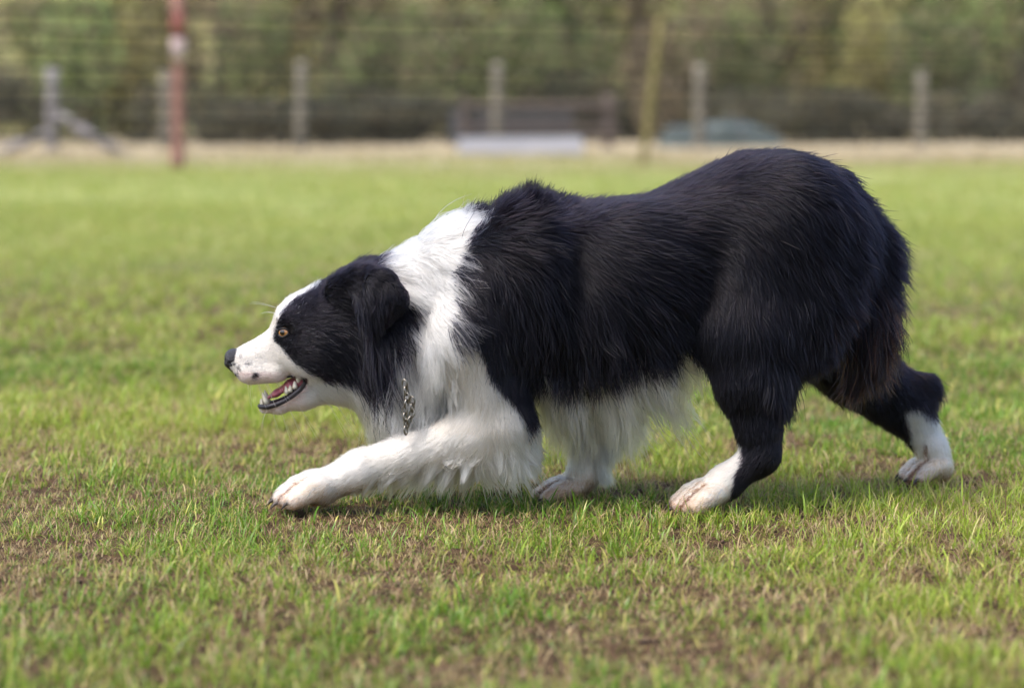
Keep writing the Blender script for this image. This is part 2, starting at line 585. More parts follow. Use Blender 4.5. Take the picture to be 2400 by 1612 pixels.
    for i, (px, d, h_, cr, pal, lab) in enumerate(T):
        tree(px, d, h_, cr, pal, lab, 100 + i, nleaf=4200 if pal != 'brown' else 2600, size=0.11 if pal != 'brown' else 0.085,
             tr=0.27 if 'thick' in lab else (0.20 if pal == 'brown' else 0.13), lean=random.uniform(-.04, .04))
    B = [
        (-40, 40, 1.5, 1.5, 'dark', 'dark shrub behind the left brace of the strainer post'),
        (90, 43, 1.7, 1.4, 'green', 'low green shrub behind the grey strainer post'),
        (200, 41, 1.6, 1.2, 'bright', 'bright green shrub between the strainer post and the red post'),
        (320, 42, 1.5, 1.3, 'olive', 'olive shrub left of the red post'),
        (500, 40, 1.3, 1.4, 'dark', 'dark shrub right of the red post'),
        (600, 42, 1.9, 1.2, 'green', 'taller green shrub between red post and pale stake'),
        (640, 39, 1.0, 1.2, 'dark', 'squat dark shrub just left of the pale stake'),
        (790, 40, 1.2, 1.4, 'dark', 'squat dark shrub just right of the pale stake'),
        (880, 42, 1.8, 1.4, 'green', 'green shrub rising over the dark undergrowth by the trough'),
        (950, 39, 1.1, 1.2, 'dark', 'dark shrub beside the left end of the trough'),
        (1110, 41.5, 1.7, 1.4, 'green', 'green shrub behind the trough stake'),
        (1270, 42, 1.7, 1.4, 'green', 'green shrub behind the red rail gate'),
        (1400, 42, 1.6, 1.3, 'dark', 'dark shrub behind the gate post'),
        (1560, 41, 1.5, 1.3, 'brown', 'brown twiggy shrub behind the left side of the teal heap'),
        (1700, 42, 1.8, 1.4, 'green', 'green shrub behind the teal heap'),
        (1880, 40, 1.3, 1.5, 'dark', 'wide dark shrub right of the teal heap'),
        (2020, 39.5, 1.2, 1.5, 'dark', 'dark shrub left of the last pale stake'),
        (2090, 42, 1.8, 1.3, 'olive', 'olive shrub behind the last pale stake'),
        (2210, 41, 1.7, 1.4, 'green', 'green shrub right of the last pale stake'),
        (2330, 39.5, 1.3, 1.5, 'dark', 'broad dark shrub past the last pale stake'),
        (2460, 41, 2.0, 1.5, 'dark', 'tall dark shrub at the far end of the wood edge'),
    ]
    for i, (px, d, h_, w, pal, lab) in enumerate(B):
        bush(px, d, h_ * (.72 if pal == 'dark' else 1.6), w * (1 if pal == 'dark' else .8), pal, lab, 300 + i, nleaf=2700, size=0.068)
    # the thicket behind: reads as one mass
    r = np.random.default_rng(77)
    Vs, Fs, Cs, off = [], [], [], 0
    for k in range(46):
        x = -17 + 34 * k / 45 + r.normal(0, .4)
        pal = PAL[['brown', 'olive', 'green', 'dark'][int(r.integers(0, 4))]]
        V, F, C = leaves(1100, (x, r.uniform(49, 53), r.uniform(1.2, 4.8)), 1.5, 1.1, 2.6, 0.13, pal, r, lobes=8)
        Vs.append(V); Fs.append(F + off); Cs.append(C); off += len(V)
    t = mesh_obj('thicket', np.concatenate(Vs), np.concatenate(Fs), leafm, colors=np.concatenate(Cs))
    tag(t, 'dense brown and green thicket filling the wood behind the trees', 'thicket', kind='stuff')

    # ---- fences
    grey_wood = noise_mat('weathered_wood', (0.18, 0.165, 0.16), (0.32, 0.29, 0.285), 6, 0.9, 0.4, (6, 6, 0.5))
    tan_wood = noise_mat('pale_stake_wood', (0.20, 0.175, 0.135), (0.32, 0.285, 0.225), 6, 0.9, 0.4, (6, 6, 0.5))
    olive_wood = noise_mat('mossy_post_wood', (0.13, 0.11, 0.04), (0.25, 0.21, 0.085), 6, 0.9, 0.4, (6, 6, 0.5))
    rust = noise_mat('red_stained_wood', (0.27, 0.13, 0.105), (0.38, 0.20, 0.165), 5, 0.85, 0.3, (6, 6, 0.6))
    rust_d = noise_mat('dark_red_paint', (0.24, 0.085, 0.07), (0.30, 0.11, 0.09), 5, 0.8)
    pale_p = noise_mat('faded_pink_paint', (0.42, 0.31, 0.30), (0.52, 0.39, 0.37), 5, 0.85)
    soil_p = noise_mat('muddy_wood', (0.09, 0.045, 0.04), (0.16, 0.08, 0.07), 8, 0.95)
    wire_m = noise_mat('galvanised_wire', (0.018, 0.018, 0.016), (0.035, 0.035, 0.032), 20, 0.6)

    def post(name, px0, py0, px1, py1, d, w, mat, label, cat, group=None, tilt=None, round_=False):
        """a post from its foot (px0, py0) to its top (px1, py1) at camera distance d"""
        x0, x1, y = gx(px0, d), gx(px1, d), d - D0
        z1 = hz(py1, d)
        root = empty(name, (x0, y, 0))
        tag(root, label, cat, group)
        pts = [np.array((x0 + (x1 - x0) * t, y, -0.25 + (z1 + 0.25) * t)) for t in np.linspace(0, 1, 7)]
        rr = [w / 2 * (1 + 0.03 * math.sin(9 * i)) for i in range(7)]
        V, F = tube_geo(pts, rr, 12)
        mesh_obj('shaft', V, F, mat, root, True)
        return root

    # tall red post of the near fence
    dA = gd(400)
    rp = post('fence_post', 417, 400, 417, -70, dA, 0.125, rust, 'tall red-stained post with a faded pink band', 'post')
    for (pa, pb, m_, nm) in ((88, 28, rust_d, 'painted_band'), (148, 90, pale_p, 'painted_band'), (402, 380, soil_p, 'muddy_foot')):
        za, zb = hz(pa, dA), hz(pb, dA)
        x, y = gx(417, dA), dA - D0
        V, F = tube_geo([np.array((x, y, za)), np.array((x, y, zb))], [0.067, 0.067], 14)
        mesh_obj(nm, V, F, m_, rp, True)
    dB = gd(386)
    post('fence_post', 1500, 386, 1549, 40, dB, 0.085, olive_wood, 'thin leaning olive-brown post of the near wire fence', 'post')
    # near wires run between the two posts and beyond
    nx0, nx1 = gx(417, dA), gx(1500, dB)
    def yline(x): return (dA - D0) + (dB - dA) * (x - nx0) / (nx1 - nx0)
    for k, pz in enumerate((47, 92, 128, 163, 205, 248, 285, 318)):
        z = hz(pz, (dA + dB) / 2)
        pts = []
        for x in np.linspace(-9, 9, 25):
            pts.append(np.array((x, yline(x) - 0.05, z + 0.01 * math.sin(x * 1.3 + k))))
        V, F = join_geo([box_strip(pts, .003, .036)])
        w = mesh_obj('fence_tape', V, F, wire_m, None, True)
        nth = ('topmost', 'second highest', 'third highest', 'fourth highest', 'fourth lowest', 'third lowest', 'second lowest', 'lowest')[k]
        tag(w, nth + ' dark tape of the near fence strung past the red post', 'fence tape', 'tapes of the near fence')

    # far stakes
    dC = gd(352)
    S = [(388, 352, 388, 168, 'pale stake half hidden by the tall red post'),
         (702, 352, 707, 145, 'pale stake between the red post and the white trough'),
         (1163, 350, 1166, 148, 'pale stake right behind the white trough'),
         (1638, 350, 1640, 152, 'pale stake beside the teal tarpaulin heap'),
         (2157, 356, 2160, 166, 'pale stake in the dark shrubs past the dog')]
    for (a, b, c, e, lab) in S:
        post('fence_stake', a, b, c, e, dC, 0.155, tan_wood, lab, 'post', 'pale stakes of the far fence')
    sp = post('strainer_post', 121, 365, 122, 158, gd(365), 0.15, grey_wood, 'grey weathered strainer post with two slanted braces', 'post')
    dS = gd(365)
    for (a, b, c, e) in ((305, 352, 135, 268), (-35, 362, 108, 312)):
        p0 = np.array((gx(a, dS), dS - D0, -0.05)); p1 = np.array((gx(c, dS), dS - D0, hz(e, dS)))
        V, F = tube_geo([p0, (p0 + p1) / 2, p1], [.062, .06, .058], 10)
        mesh_obj('brace', V, F, grey_wood, sp, True)
    for k, z in enumerate((0.12, 0.3, 0.5, 0.72, 0.95, 1.12)):
        pts = [np.array((x, dC - D0 - 0.09, z + 0.01 * math.sin(x + k))) for x in np.linspace(-11, 11, 25)]
        V, F = tube_geo(pts, [0.008] * 25, 6)
        w = mesh_obj('fence_wire', V, F, wire_m, None, True)
        nth = ('lowest', 'second lowest', 'third lowest', 'third highest', 'second highest', 'topmost')[k]
        tag(w, nth + ' thin dark wire strung along the pale stakes of the far fence', 'wire', 'wires of the far fence')

    # ---- trough (open box with rolled rim on feet)
    dT = gd(366)
    galv = noise_mat('pale_galvanised_metal', (0.36, 0.36, 0.395), (0.52, 0.51, 0.545), 3, 0.5, 0.05, (1, 1, 1))
    x0, x1, y = gx(1075, dT), gx(1365, dT), dT - D0
    w, hgt, dep = x1 - x0, 0.22, 0.42
    root = empty('trough', ((x0 + x1) / 2, y, 0))
    tag(root, 'long low white-grey livestock trough in front of the far fence', 'trough')
    cx = (x0 + x1) / 2
    ti = 0.015
    for nm, c, s in (('side_panel', (cx, y - dep / 2, hgt / 2 + .03), (w, ti, hgt)), ('side_panel', (cx, y + dep / 2, hgt / 2 + .03), (w, ti, hgt)),
                     ('end_panel', (x0 + ti / 2 + .002, y, hgt / 2 + .03), (ti, dep - ti - .004, hgt - .004)), ('end_panel', (x1 - ti / 2 - .002, y, hgt / 2 + .03), (ti, dep - ti - .004, hgt - .004)),
                     ('floor_panel', (cx, y, .05), (w - 2 * ti - .01, dep - ti - .01, ti))):
        V, F = box_geo(c, s, 0, 0.003)
        mesh_obj(nm, V, F, galv, root)
    rim = [np.array(q) for q in ((x0, y - dep / 2, hgt + .03), (x1, y - dep / 2, hgt + .03), (x1, y + dep / 2, hgt + .03), (x0, y + dep / 2, hgt + .03), (x0, y - dep / 2, hgt + .03))]
    V, F = tube_geo(rim, [.018] * 5, 8)
    mesh_obj('rim', V, F, galv, root, True)
    for sx in (-1, 1):
        V, F = box_geo((cx + sx * w * .42, y, .015), (.06, dep * .9, .05), 0, .004)
        mesh_obj('foot', V, F, galv, root)

    # ---- red-brown rail gate panel behind the trough
    dG = gd(349)
    red = noise_mat('red_oxide_rail', (0.15, 0.115, 0.10), (0.20, 0.155, 0.135), 4, 0.85)
    x0, x1, y = gx(1085, dG), gx(1450, dG), dG - D0
    root = empty('rail_gate', ((x0 + x1) / 2, y, 0))
    tag(root, 'red-brown railed hurdle gate standing behind the white trough', 'gate')
    for xx, ww, pt in ((x0, .09, 225), (gx(1425, dG), .16, 222)):
        zt = hz(pt, dG)
        V, F = box_geo((xx, y, zt / 2 - .02), (ww, .09, zt + .04), 0, .006)
        mesh_obj('upright', V, F, red, root)
    for (pa, pb) in ((258, 238), (300, 291), (325, 316)):
        za, zb = hz(pa, dG), hz(pb, dG)
        V, F = box_geo(((x0 + x1) / 2, y - .075, (za + zb) / 2), (x1 - x0, .04, zb - za), 0, .006)
        mesh_obj('rail', V, F, red, root)
    slate = noise_mat('slate_blue_board', (0.085, 0.085, 0.095), (0.13, 0.13, 0.14), 3, 0.7)
    za, zb = hz(342, dG), hz(262, dG)
    V, F = box_geo((gx(1200, dG), y + .09, (za + zb) / 2), (gx(1385, dG) - gx(1095, dG), .03, zb - za), 0, .004)
    mesh_obj('back_board', V, F, slate, root)

    # ---- teal tarpaulin over a heap
    dH = gd(347)
    x0, x1, y = gx(1545, dH), gx(1835, dH), dH - D0 + .2
    nx, ny = 40, 24
    hx, hy, ht = (x1 - x0) / 2, 0.55, hz(276, dH)
    V = []
    for j in range(ny + 1):
        for i in range(nx + 1):
            u, v = -1 + 2 * i / nx, -1 + 2 * j / ny
            e = (1 - abs(u) ** 5) * (1 - abs(v) ** 4)
            zz = ht * max(e, 0) ** .45 * (0.86 + 0.14 * math.sin(u * 5 + 1) + .05 * math.sin(v * 6 + u * 9))
            V.append((x0 + hx + u * hx, y + v * hy, zz - .02))
    F = [(j * (nx + 1) + i, j * (nx + 1) + i + 1, (j + 1) * (nx + 1) + i + 1, (j + 1) * (nx + 1) + i) for j in range(ny) for i in range(nx)]
    root = empty('covered_heap', (x0 + hx, y, 0))
    tag(root, 'low heap under a dull teal tarpaulin by the far fence', 'tarpaulin')
    mesh_obj('tarpaulin', V, F, noise_mat('teal_tarpaulin', (0.065, 0.085, 0.08), (0.10, 0.12, 0.115), 3, 0.55), root, True)
    for k in range(2):
        px = x0 + hx * (0.7 + 0.6 * k)
        rp_ = [np.array((px, y + v * hy, V[0][2] + ht * max(1 - abs(v) ** 4, 0) ** .45 + .03)) for v in np.linspace(-1, 1, 13)]
        a, b = tube_geo(rp_, [.012] * 13, 6)
        mesh_obj('rope', a, b, grey_wood, root, True)


# ------------------------------------------------------------------ the dog: one surface from a distance field
VOX = 0.0034
BX0, BX1 = P(500, 0)[0] - .03, P(2290, 0, .18)[0] + .03
GX = np.arange(BX0, BX1, VOX); GY = np.arange(-0.20, 0.26, VOX); GZ = np.arange(-0.02, 0.56, VOX)
BODY, HEAD, EAR, NF, FF, NH, FH, TAIL = range(8)


class Field:
    def __init__(self, gx_, gy_, gz_):
        self.ax = (gx_, gy_, gz_)
        self.f = np.full((len(gx_), len(gy_), len(gz_)), 0.2, np.float32)
        self.gid = np.zeros(self.f.shape, np.int8)
        self.best = np.full(self.f.shape, 9.0, np.float32)

    def box(self, lo, hi, m=0.05):
        sl, gs = [], []
        for a, l_, h_ in zip(self.ax, lo, hi):
            i0, i1 = np.searchsorted(a, l_ - m), np.searchsorted(a, h_ + m)
            sl.append(slice(i0, i1)); gs.append(a[i0:i1])
        return tuple(sl), np.meshgrid(*gs, indexing='ij', sparse=True)

    def add(self, sl, d, k, g):
        f = self.f[sl]
        d = d.astype(np.float32)
        h = np.clip(k - np.abs(f - d), 0, None) / k
        self.f[sl] = np.minimum(f, d) - h * h * k * 0.25
        b = self.best[sl]
        w = d < b
        self.gid[sl] = np.where(w, g, self.gid[sl])
        self.best[sl] = np.where(w, d, b)

    def cone(self, p0, r0, p1, r1, k=0.02, g=BODY, sy=1.0):
        p0, p1 = np.asarray(p0, float), np.asarray(p1, float)
        R = max(r0, r1) * max(1, sy)
        sl, (X, Y, Z) = self.box(np.minimum(p0, p1) - R, np.maximum(p0, p1) + R)
        v = p1 - p0; L = v @ v + 1e-12
        t = np.clip(((X - p0[0]) * v[0] + (Y - p0[1]) * v[1] + (Z - p0[2]) * v[2]) / L, 0, 1)
        d = np.sqrt((X - p0[0] - t * v[0]) ** 2 + ((Y - p0[1] - t * v[1]) / sy) ** 2 + (Z - p0[2] - t * v[2]) ** 2) - (r0 + (r1 - r0) * t)
        self.add(sl, d, k, g)

    def ell(self, c, r, k=0.02, g=BODY, cut=False):
        c, r = np.asarray(c, float), np.asarray(r, float)
        sl, (X, Y, Z) = self.box(c - r, c + r)
        q = np.sqrt(((X - c[0]) / r[0]) ** 2 + ((Y - c[1]) / r[1]) ** 2 + ((Z - c[2]) / r[2]) ** 2)
        d = (q - 1) * r.min()
        if cut:
            f = self.f[sl]; d = (-d).astype(np.float32)
            h = np.clip(k - np.abs(f - d), 0, None) / k
            self.f[sl] = np.maximum(f, d) + h * h * k * 0.25
        else:
            self.add(sl, d, k, g)

    def sections(self, rows, k=0.03, g=BODY, hx=0.03, flat=2.0):
        """rows (px, top, bottom, half width): a lofted body along x at y = 0"""
        rows = np.array(rows, float)
        xs = (rows[:, 0] - 1200) / PPM
        zt = HC + (265 - rows[:, 1]) / PPM; zb = HC + (265 - rows[:, 2]) / PPM
        lo = np.array([xs[0] - hx, -rows[:, 3].max(), zb.min()]); hi = np.array([xs[-1] + hx, rows[:, 3].max(), zt.max()])
        sl, (X, Y, Z) = self.box(lo, hi)
        x1 = X[:, 0, 0]
        xc = np.clip(x1, xs[0], xs[-1])

        def pc(v):  # smooth interpolation (monotone cubic)
            h_ = np.diff(xs); dl = np.diff(v) / h_
            m = np.zeros(len(v)); m[1:-1] = np.where(dl[:-1] * dl[1:] > 0, 2 * dl[:-1] * dl[1:] / (dl[:-1] + dl[1:] + 1e-12), 0)
            m[0], m[-1] = dl[0], dl[-1]
            i = np.clip(np.searchsorted(xs, xc) - 1, 0, len(xs) - 2)
            t = (xc - xs[i]) / h_[i]
            return ((2 * t ** 3 - 3 * t ** 2 + 1) * v[i] + (t ** 3 - 2 * t ** 2 + t) * h_[i] * m[i]
                    + (-2 * t ** 3 + 3 * t ** 2) * v[i + 1] + (t ** 3 - t ** 2) * h_[i] * m[i + 1])
        top, bot, hw = pc(zt), pc(zb), pc(rows[:, 3])
        zc = ((top + bot) / 2)[:, None, None]; hzz = ((top - bot) / 2)[:, None, None]; hy = hw[:, None, None]
        q = (np.abs((Z - zc) / hzz) ** flat + np.abs(Y / hy) ** flat) ** (1 / flat)
        ex = ((x1 - xc) / hx)[:, None, None]
        q = np.sqrt(q ** 2 + ex ** 2)
        self.add(sl, (q - 1) * np.minimum(hzz, hy), k, g)

    def mesh(self):
        """naive surface nets"""
        f = self.f
        s = f < 0
        n = f.shape
        cnt = np.zeros((n[0] - 1, n[1] - 1, n[2] - 1), np.int8)
        for i in (0, 1):
            for j in (0, 1):
                for k in (0, 1):
                    cnt += s[i:n[0] - 1 + i, j:n[1] - 1 + j, k:n[2] - 1 + k]
        act = np.argwhere((cnt > 0) & (cnt < 8))
        vid = np.full(cnt.shape, -1, np.int32)
        vid[tuple(act.T)] = np.arange(len(act))
        acc = np.zeros((len(act), 3)); num = np.zeros(len(act))
        cor = [(i, j, k) for i in (0, 1) for j in (0, 1) for k in (0, 1)]
        for a in cor:
            for b in cor:
                dlt = np.array(b) - np.array(a)
                if dlt.sum() != 1 or (dlt < 0).any(): continue
                fa = f[tuple((act + a).T)]; fb = f[tuple((act + b).T)]
                c = (fa < 0) != (fb < 0)
                t = np.where(c, fa / np.where(c, fa - fb, 1), 0)
                acc += np.where(c[:, None], np.array(a) + t[:, None] * dlt, 0)
                num += c
        v = act + acc / num[:, None]
        V = np.stack([self.ax[i][0] + v[:, i] * VOXS(self.ax[i]) for i in range(3)], 1)
        Q = []
        for ax in range(3):
            o1, o2 = [(1, 2), (2, 0), (0, 1)][ax]
            sl0 = [slice(None)] * 3; sl1 = [slice(None)] * 3
            sl0[ax] = slice(0, -1); sl1[ax] = slice(1, None)
            a, b = s[tuple(sl0)], s[tuple(sl1)]
            e = np.argwhere(a != b)
            ok = (e[:, o1] > 0) & (e[:, o2] > 0) & (e[:, o1] < n[o1] - 1) & (e[:, o2] < n[o2] - 1)
            e = e[ok]
            e1 = np.zeros(3, int); e1[o1] = 1
            e2 = np.zeros(3, int); e2[o2] = 1
            q = np.stack([vid[tuple((e - e1 - e2).T)], vid[tuple((e - e2).T)], vid[tuple(e.T)], vid[tuple((e - e1).T)]], 1)
            flip = ~a[tuple(e.T)]
            q[flip] = q[flip][:, ::-1]
            Q.append(q)
        return V, np.concatenate(Q)

    def sample(self, p):
        """value and gradient at points"""
        g = self.f
        u = np.stack([(p[:, i] - self.ax[i][0]) / VOXS(self.ax[i]) for i in range(3)], 1)
        u = np.clip(u, 1, np.array(g.shape) - 3)
        i = u.astype(int); t = u - i
        c = {}
        for a in (0, 1):
            for b in (0, 1):
                for d in (0, 1):
                    c[a, b, d] = g[i[:, 0] + a, i[:, 1] + b, i[:, 2] + d]
        x, y, z = t.T
        def lerp(a, b, w): return a + (b - a) * w
        v = lerp(lerp(lerp(c[0, 0, 0], c[1, 0, 0], x), lerp(c[0, 1, 0], c[1, 1, 0], x), y),
                 lerp(lerp(c[0, 0, 1], c[1, 0, 1], x), lerp(c[0, 1, 1], c[1, 1, 1], x), y), z)
        dx = lerp(lerp(c[1, 0, 0] - c[0, 0, 0], c[1, 1, 0] - c[0, 1, 0], y), lerp(c[1, 0, 1] - c[0, 0, 1], c[1, 1, 1] - c[0, 1, 1], y), z)
        dy = lerp(lerp(c[0, 1, 0] - c[0, 0, 0], c[1, 1, 0] - c[1, 0, 0], x), lerp(c[0, 1, 1] - c[0, 0, 1], c[1, 1, 1] - c[1, 0, 1], x), z)
        dz = lerp(lerp(c[0, 0, 1] - c[0, 0, 0], c[1, 0, 1] - c[1, 0, 0], x), lerp(c[0, 1, 1] - c[0, 1, 0], c[1, 1, 1] - c[1, 1, 0], x), y)
        gr = np.stack([dx, dy, dz], 1) / VOXS(self.ax[0])
        ln = np.linalg.norm(gr, axis=1) + 1e-6
        return v / ln, gr / ln[:, None]


def VOXS(a): return a[1] - a[0]


def R_(px): return px / PPM


CLEFTS, CLAWS = [], []


def paw(F, toe, ankle, y, g, r=0.0135, L=0.030, yaw=0.0, spread=0.0135):
    """four cleft toes in front of a pad; toe = pixel of the toe tips, ankle = pixel of the paw's back"""
    t, a = P(*toe, y), P(*ankle, y)
    d = (t - a) / np.linalg.norm(t - a)
    ca, sa = math.cos(yaw), math.sin(yaw)
    f = np.array((d[0] * ca, d[0] * sa, d[2])); f /= np.linalg.norm(f)     # foot axis, turned out by yaw
    w = np.array((-f[1], f[0], 0.0)); w /= np.linalg.norm(w)
    if w[1] < 0: w = -w
    base = t - d * (L + 2.2 * r) + np.array((0, 0, .004))
    for off in (-1.5, -0.5, 0.5, 1.5):
        fo = f + w * off * .10
        short = 0.009 if abs(off) > 1 else 0.0
        knu = base + w * off * spread + fo * (L * .35 - short) + np.array((0, 0, .0055))
        mid = base + w * off * spread * 1.08 + fo * (L * .85 - short) + np.array((0, 0, .0035))
        tip = base + w * off * spread * 1.1 + fo * (L + r * 1.0 - short) + np.array((0, 0, -.0025))
        F.cone(knu - fo * .012, r * .9, knu, r * .98, 0.003, g)
        F.cone(knu, r * .98, mid, r * .92, 0.002, g)
        F.cone(mid, r * .92, tip, r * .72, 0.002, g)
        CLAWS.append((tip + fo * r * .55 + np.array((0, 0, .001)), fo))
    for off in (-1, 0, 1):
        CLEFTS.append((g, base + w * off * spread + f * (L * .15), f, w, L + r * 1.6))
    F.cone(base + np.array((0, 0, .001)), r * 1.30, a, r * 1.35, 0.010, g, 1.35)


def cleft_mask(p, gid, tol):
    m_ = np.zeros(len(p), bool)
    for g, c, f, w, L in CLEFTS:
        q = p - c
        al = q @ f
        m_ |= (gid == g) & (al > 0) & (al < L) & (np.abs(q @ w) < tol) & (np.abs(q[:, 2]) < .04)
    return m_


YNF, YFF, YNH, YFH = -0.075, 0.05, -0.085, 0.155


def build_field():
    F = Field(GX, GY, GZ)
    # trunk
    F.sections([(1075, 610, 880, .072), (1130, 556, 900, .094), (1210, 514, 895, .108), (1300, 488, 892, .116), (1400, 482, 880, .119),
                (1500, 466, 850, .116), (1600, 424, 806, .106), (1680, 386, 772, .098), (1760, 360, 750, .096), (1845, 362, 760, .095),
                (1910, 402, 740, .086), (1965, 452, 700, .066), (2002, 516, 660, .044)], 0.03, BODY, 0.03, 2.15)
    # neck and chest
    F.cone(P(850, 775), .064, P(1070, 722), .098, 0.04, BODY, 0.86)
    F.cone(P(900, 706), .038, P(1130, 622), .054, 0.04, BODY, 0.95)
    F.cone(P(880, 860), .046, P(1080, 850), .078, 0.04, BODY, 0.95)
    F.cone(P(800, 850), .036, P(900, 880), .046, 0.03, BODY, 0.95)
    # head
    F.sections([(547, 824, 870, .0140), (565, 813, 887, .0198), (596, 797, 895, .0235), (632, 772, 889, .027), (642, 752, 886, .029),
                (652, 726, 883, .033), (678, 700, 880, .041), (723, 678, 886, .052), (770, 662, 890, .058), (820, 658, 880, .056),
                (860, 676, 850, .046)], 0.012, HEAD, 0.006, 2.25)
    for s in (-1, 1):
        F.ell(P(745, 815, 0) + np.array((0, s * .038, 0)), (.034, .022, .034), 0.02, HEAD)       # cheek
        F.ell(P(684, 742, 0) + np.array((0, s * .031, 0)), (.016, .010, .010), 0.012, HEAD)      # brow
        F.ell(P(673, 772, 0) + np.array((0, s * .050, 0)), (.0135, .010, .0095), 0.006, HEAD, True)  # eye socket
        F.cone(P(585, 872) + np.array((0, s * .013, 0)), .012, P(650, 868) + np.array((0, s * .020, 0)), .012, 0.01, HEAD)  # flews
    # lower jaw
    F.cone(P(618, 957), R_(8), P(655, 951), R_(13), 0.008, HEAD, 2.0)
    F.cone(P(655, 951), R_(13), P(712, 929), R_(20), 0.008, HEAD, 1.6)
    F.cone(P(712, 929), R_(20), P(775, 890), R_(52), 0.02, HEAD, 1.05)
    # ears, folded back
    for s in (-1, 1):
        def E(px_, py_, yy): return P(px_, py_, 0) + np.array((0, s * yy, 0))
        F.cone(E(806, 672, .044), .019, E(858, 650, .064), .019, 0.010, EAR, 0.7)
        F.cone(E(858, 650, .066), .020, E(902, 660, .090), .022, 0.006, EAR, 0.42)
        F.cone(E(902, 660, .090), .022, E(926, 690, .096), .021, 0.006, EAR, 0.38)
        F.cone(E(926, 690, .096), .021, E(915, 732, .092), .008, 0.006, EAR, 0.40)
        F.cone(E(866, 664, .074), .018, E(882, 716, .086), .012, 0.006, EAR, 0.42)
        F.ell(E(886, 690, .108), (.011, .012, .020), 0.006, EAR, True)
    for s in (-1, 1):
        F.ell(P(1235, 625, 0) + np.array((0, s * .092, 0)), (.055, .042, .085), 0.025, BODY)          # shoulder mass
        F.ell(P(1358, 640, 0) + np.array((0, s * .150, 0)), (.030, .056, .090), 0.025, BODY, True)    # hollow behind it
        F.ell(P(1668, 690, 0) + np.array((0, s * .140, 0)), (.040, .058, .085), 0.03, BODY, True)    # flank hollow
        F.ell(P(1470, 640, 0) + np.array((0, s * .075, 0)), (.075, .052, .095), 0.03, BODY)          # ribs
        F.ell(P(1850, 520, 0) + np.array((0, s * .072, 0)), (.060, .044, .075), 0.03, BODY)          # haunch
    # near fore leg: shoulder blade, upper arm, forearm, paw
    y = YNF
    F.cone(P(1190, 585, -.07), .040, P(1110, 790, -.088), .050, 0.03, BODY, 0.7)
    F.cone(P(1112, 800, -.086), .050, P(1170, 985, y - .01), .043, 0.03, NF, 0.8)
    F.cone(P(1185, 1010, y - .01), .036, P(1110, 1018, y - .005), .038, 0.02, NF, 0.85)
    F.cone(P(1120, 1020, y - .005), .037, P(960, 1063, y), .0245, 0.015, NF, 0.9)
    F.cone(P(960, 1063, y), .0245, P(845, 1100, y), .0225, 0.012, NF, 0.95)
    F.cone(P(845, 1100, y), .0225, P(755, 1140, y), .019, 0.012, NF, 1.1)
    paw(F, (630, 1174), (750, 1148), y, NF, 0.0138, 0.036, .38)
    # far fore leg
    y = YFF
    F.cone(P(1180, 780, .085), .050, P(1415, 925, y + .01), .036, 0.03, BODY, 0.8)
    F.cone(P(1415, 925, y + .01), .034, P(1385, 1040, y), .0235, 0.02, FF)
    F.cone(P(1385, 1040, y), .0235, P(1366, 1112, y), .0195, 0.012, FF)
    F.cone(P(1366, 1112, y), .0195, P(1340, 1148, y), .0165, 0.012, FF)
    paw(F, (1238, 1168), (1335, 1154), y, FF, 0.0118, 0.028, .12)
    # near hind leg
    y = YNH
    F.cone(P(1850, 520, -.045), .080, P(1760, 770, -.075), .066, 0.03, NH, 0.66)
    F.cone(P(1935, 560, -.04), .058, P(1885, 730, -.065), .050, 0.04, NH, 0.7)
    F.cone(P(1752, 800, -.08), .058, P(1757, 900, y), .041, 0.03, NH, 0.75)
    F.cone(P(1757, 900, y), .040, P(1778, 1000, y), .0265, 0.02, NH, 0.8)
    F.cone(P(1778, 1000, y), .0265, P(1782, 1068, y), .0225, 0.015, NH, 0.85)
    F.cone(P(1790, 1062, y), .0185, P(1700, 1130, y), .0195, 0.012, NH, 0.95)
    F.cone(P(1700, 1130, y), .0195, P(1650, 1162, y), .018, 0.012, NH, 1.1)
    paw(F, (1562, 1192), (1655, 1168), y, NH, 0.0125, 0.032, .42)
    # far hind leg
    y = YFH
    F.cone(P(1880, 520, .045), .080, P(1930, 760, .10), .060, 0.04, BODY, 0.65)
    F.cone(P(1930, 770, .10), .056, P(2000, 850, .125), .048, 0.03, FH, 0.75)
    F.cone(P(2000, 850, .125), .047, P(2112, 946, y), .036, 0.02, FH, 0.75)
    F.cone(P(2110, 915, y), .028, P(2172, 905, y), .016, 0.014, FH, 0.75)
    F.cone(P(2130, 960, y), .027, P(2186, 1058, y), .0185, 0.015, FH, 0.85)
    F.cone(P(2186, 1052, y), .0185, P(2204, 1094, y), .015, 0.012, FH, 1.0)
    paw(F, (2104, 1122), (2200, 1100), y, FH, 0.0100, 0.026, .30)
    # tail, carried low
    F.cone(P(1955, 452, 0), .026, P(2034, 585, -.005), .022, 0.02, TAIL)
    F.cone(P(2034, 585, -.005), .022, P(2044, 725, -.01), .016, 0.02, TAIL)
    F.cone(P(2044, 725, -.01), .016, P(2018, 815, -.01), .010, 0.02, TAIL)
    return F


def inpoly(px, py, poly):
    poly = np.array(poly, float)
    r = np.zeros(px.shape, bool)
    j = len(poly) - 1
    for i in range(len(poly)):
        xi, yi = poly[i]; xj, yj = poly[j]
        c = ((yi > py) != (yj > py)) & (px < (xj - xi) * (py - yi) / (yj - yi + 1e-9) + xi)
        r ^= c
        j = i
    return r


def to_px(p, gid):
    """side-view pattern coordinates; the two sides of head and trunk mirror each other"""
    y = np.where(gid <= EAR, -np.abs(p[:, 1]), p[:, 1])
    s = (D0 + y) / D0
    return 1200 + p[:, 0] / s * PPM, 265 + (HC - p[:, 2]) / s * PPM


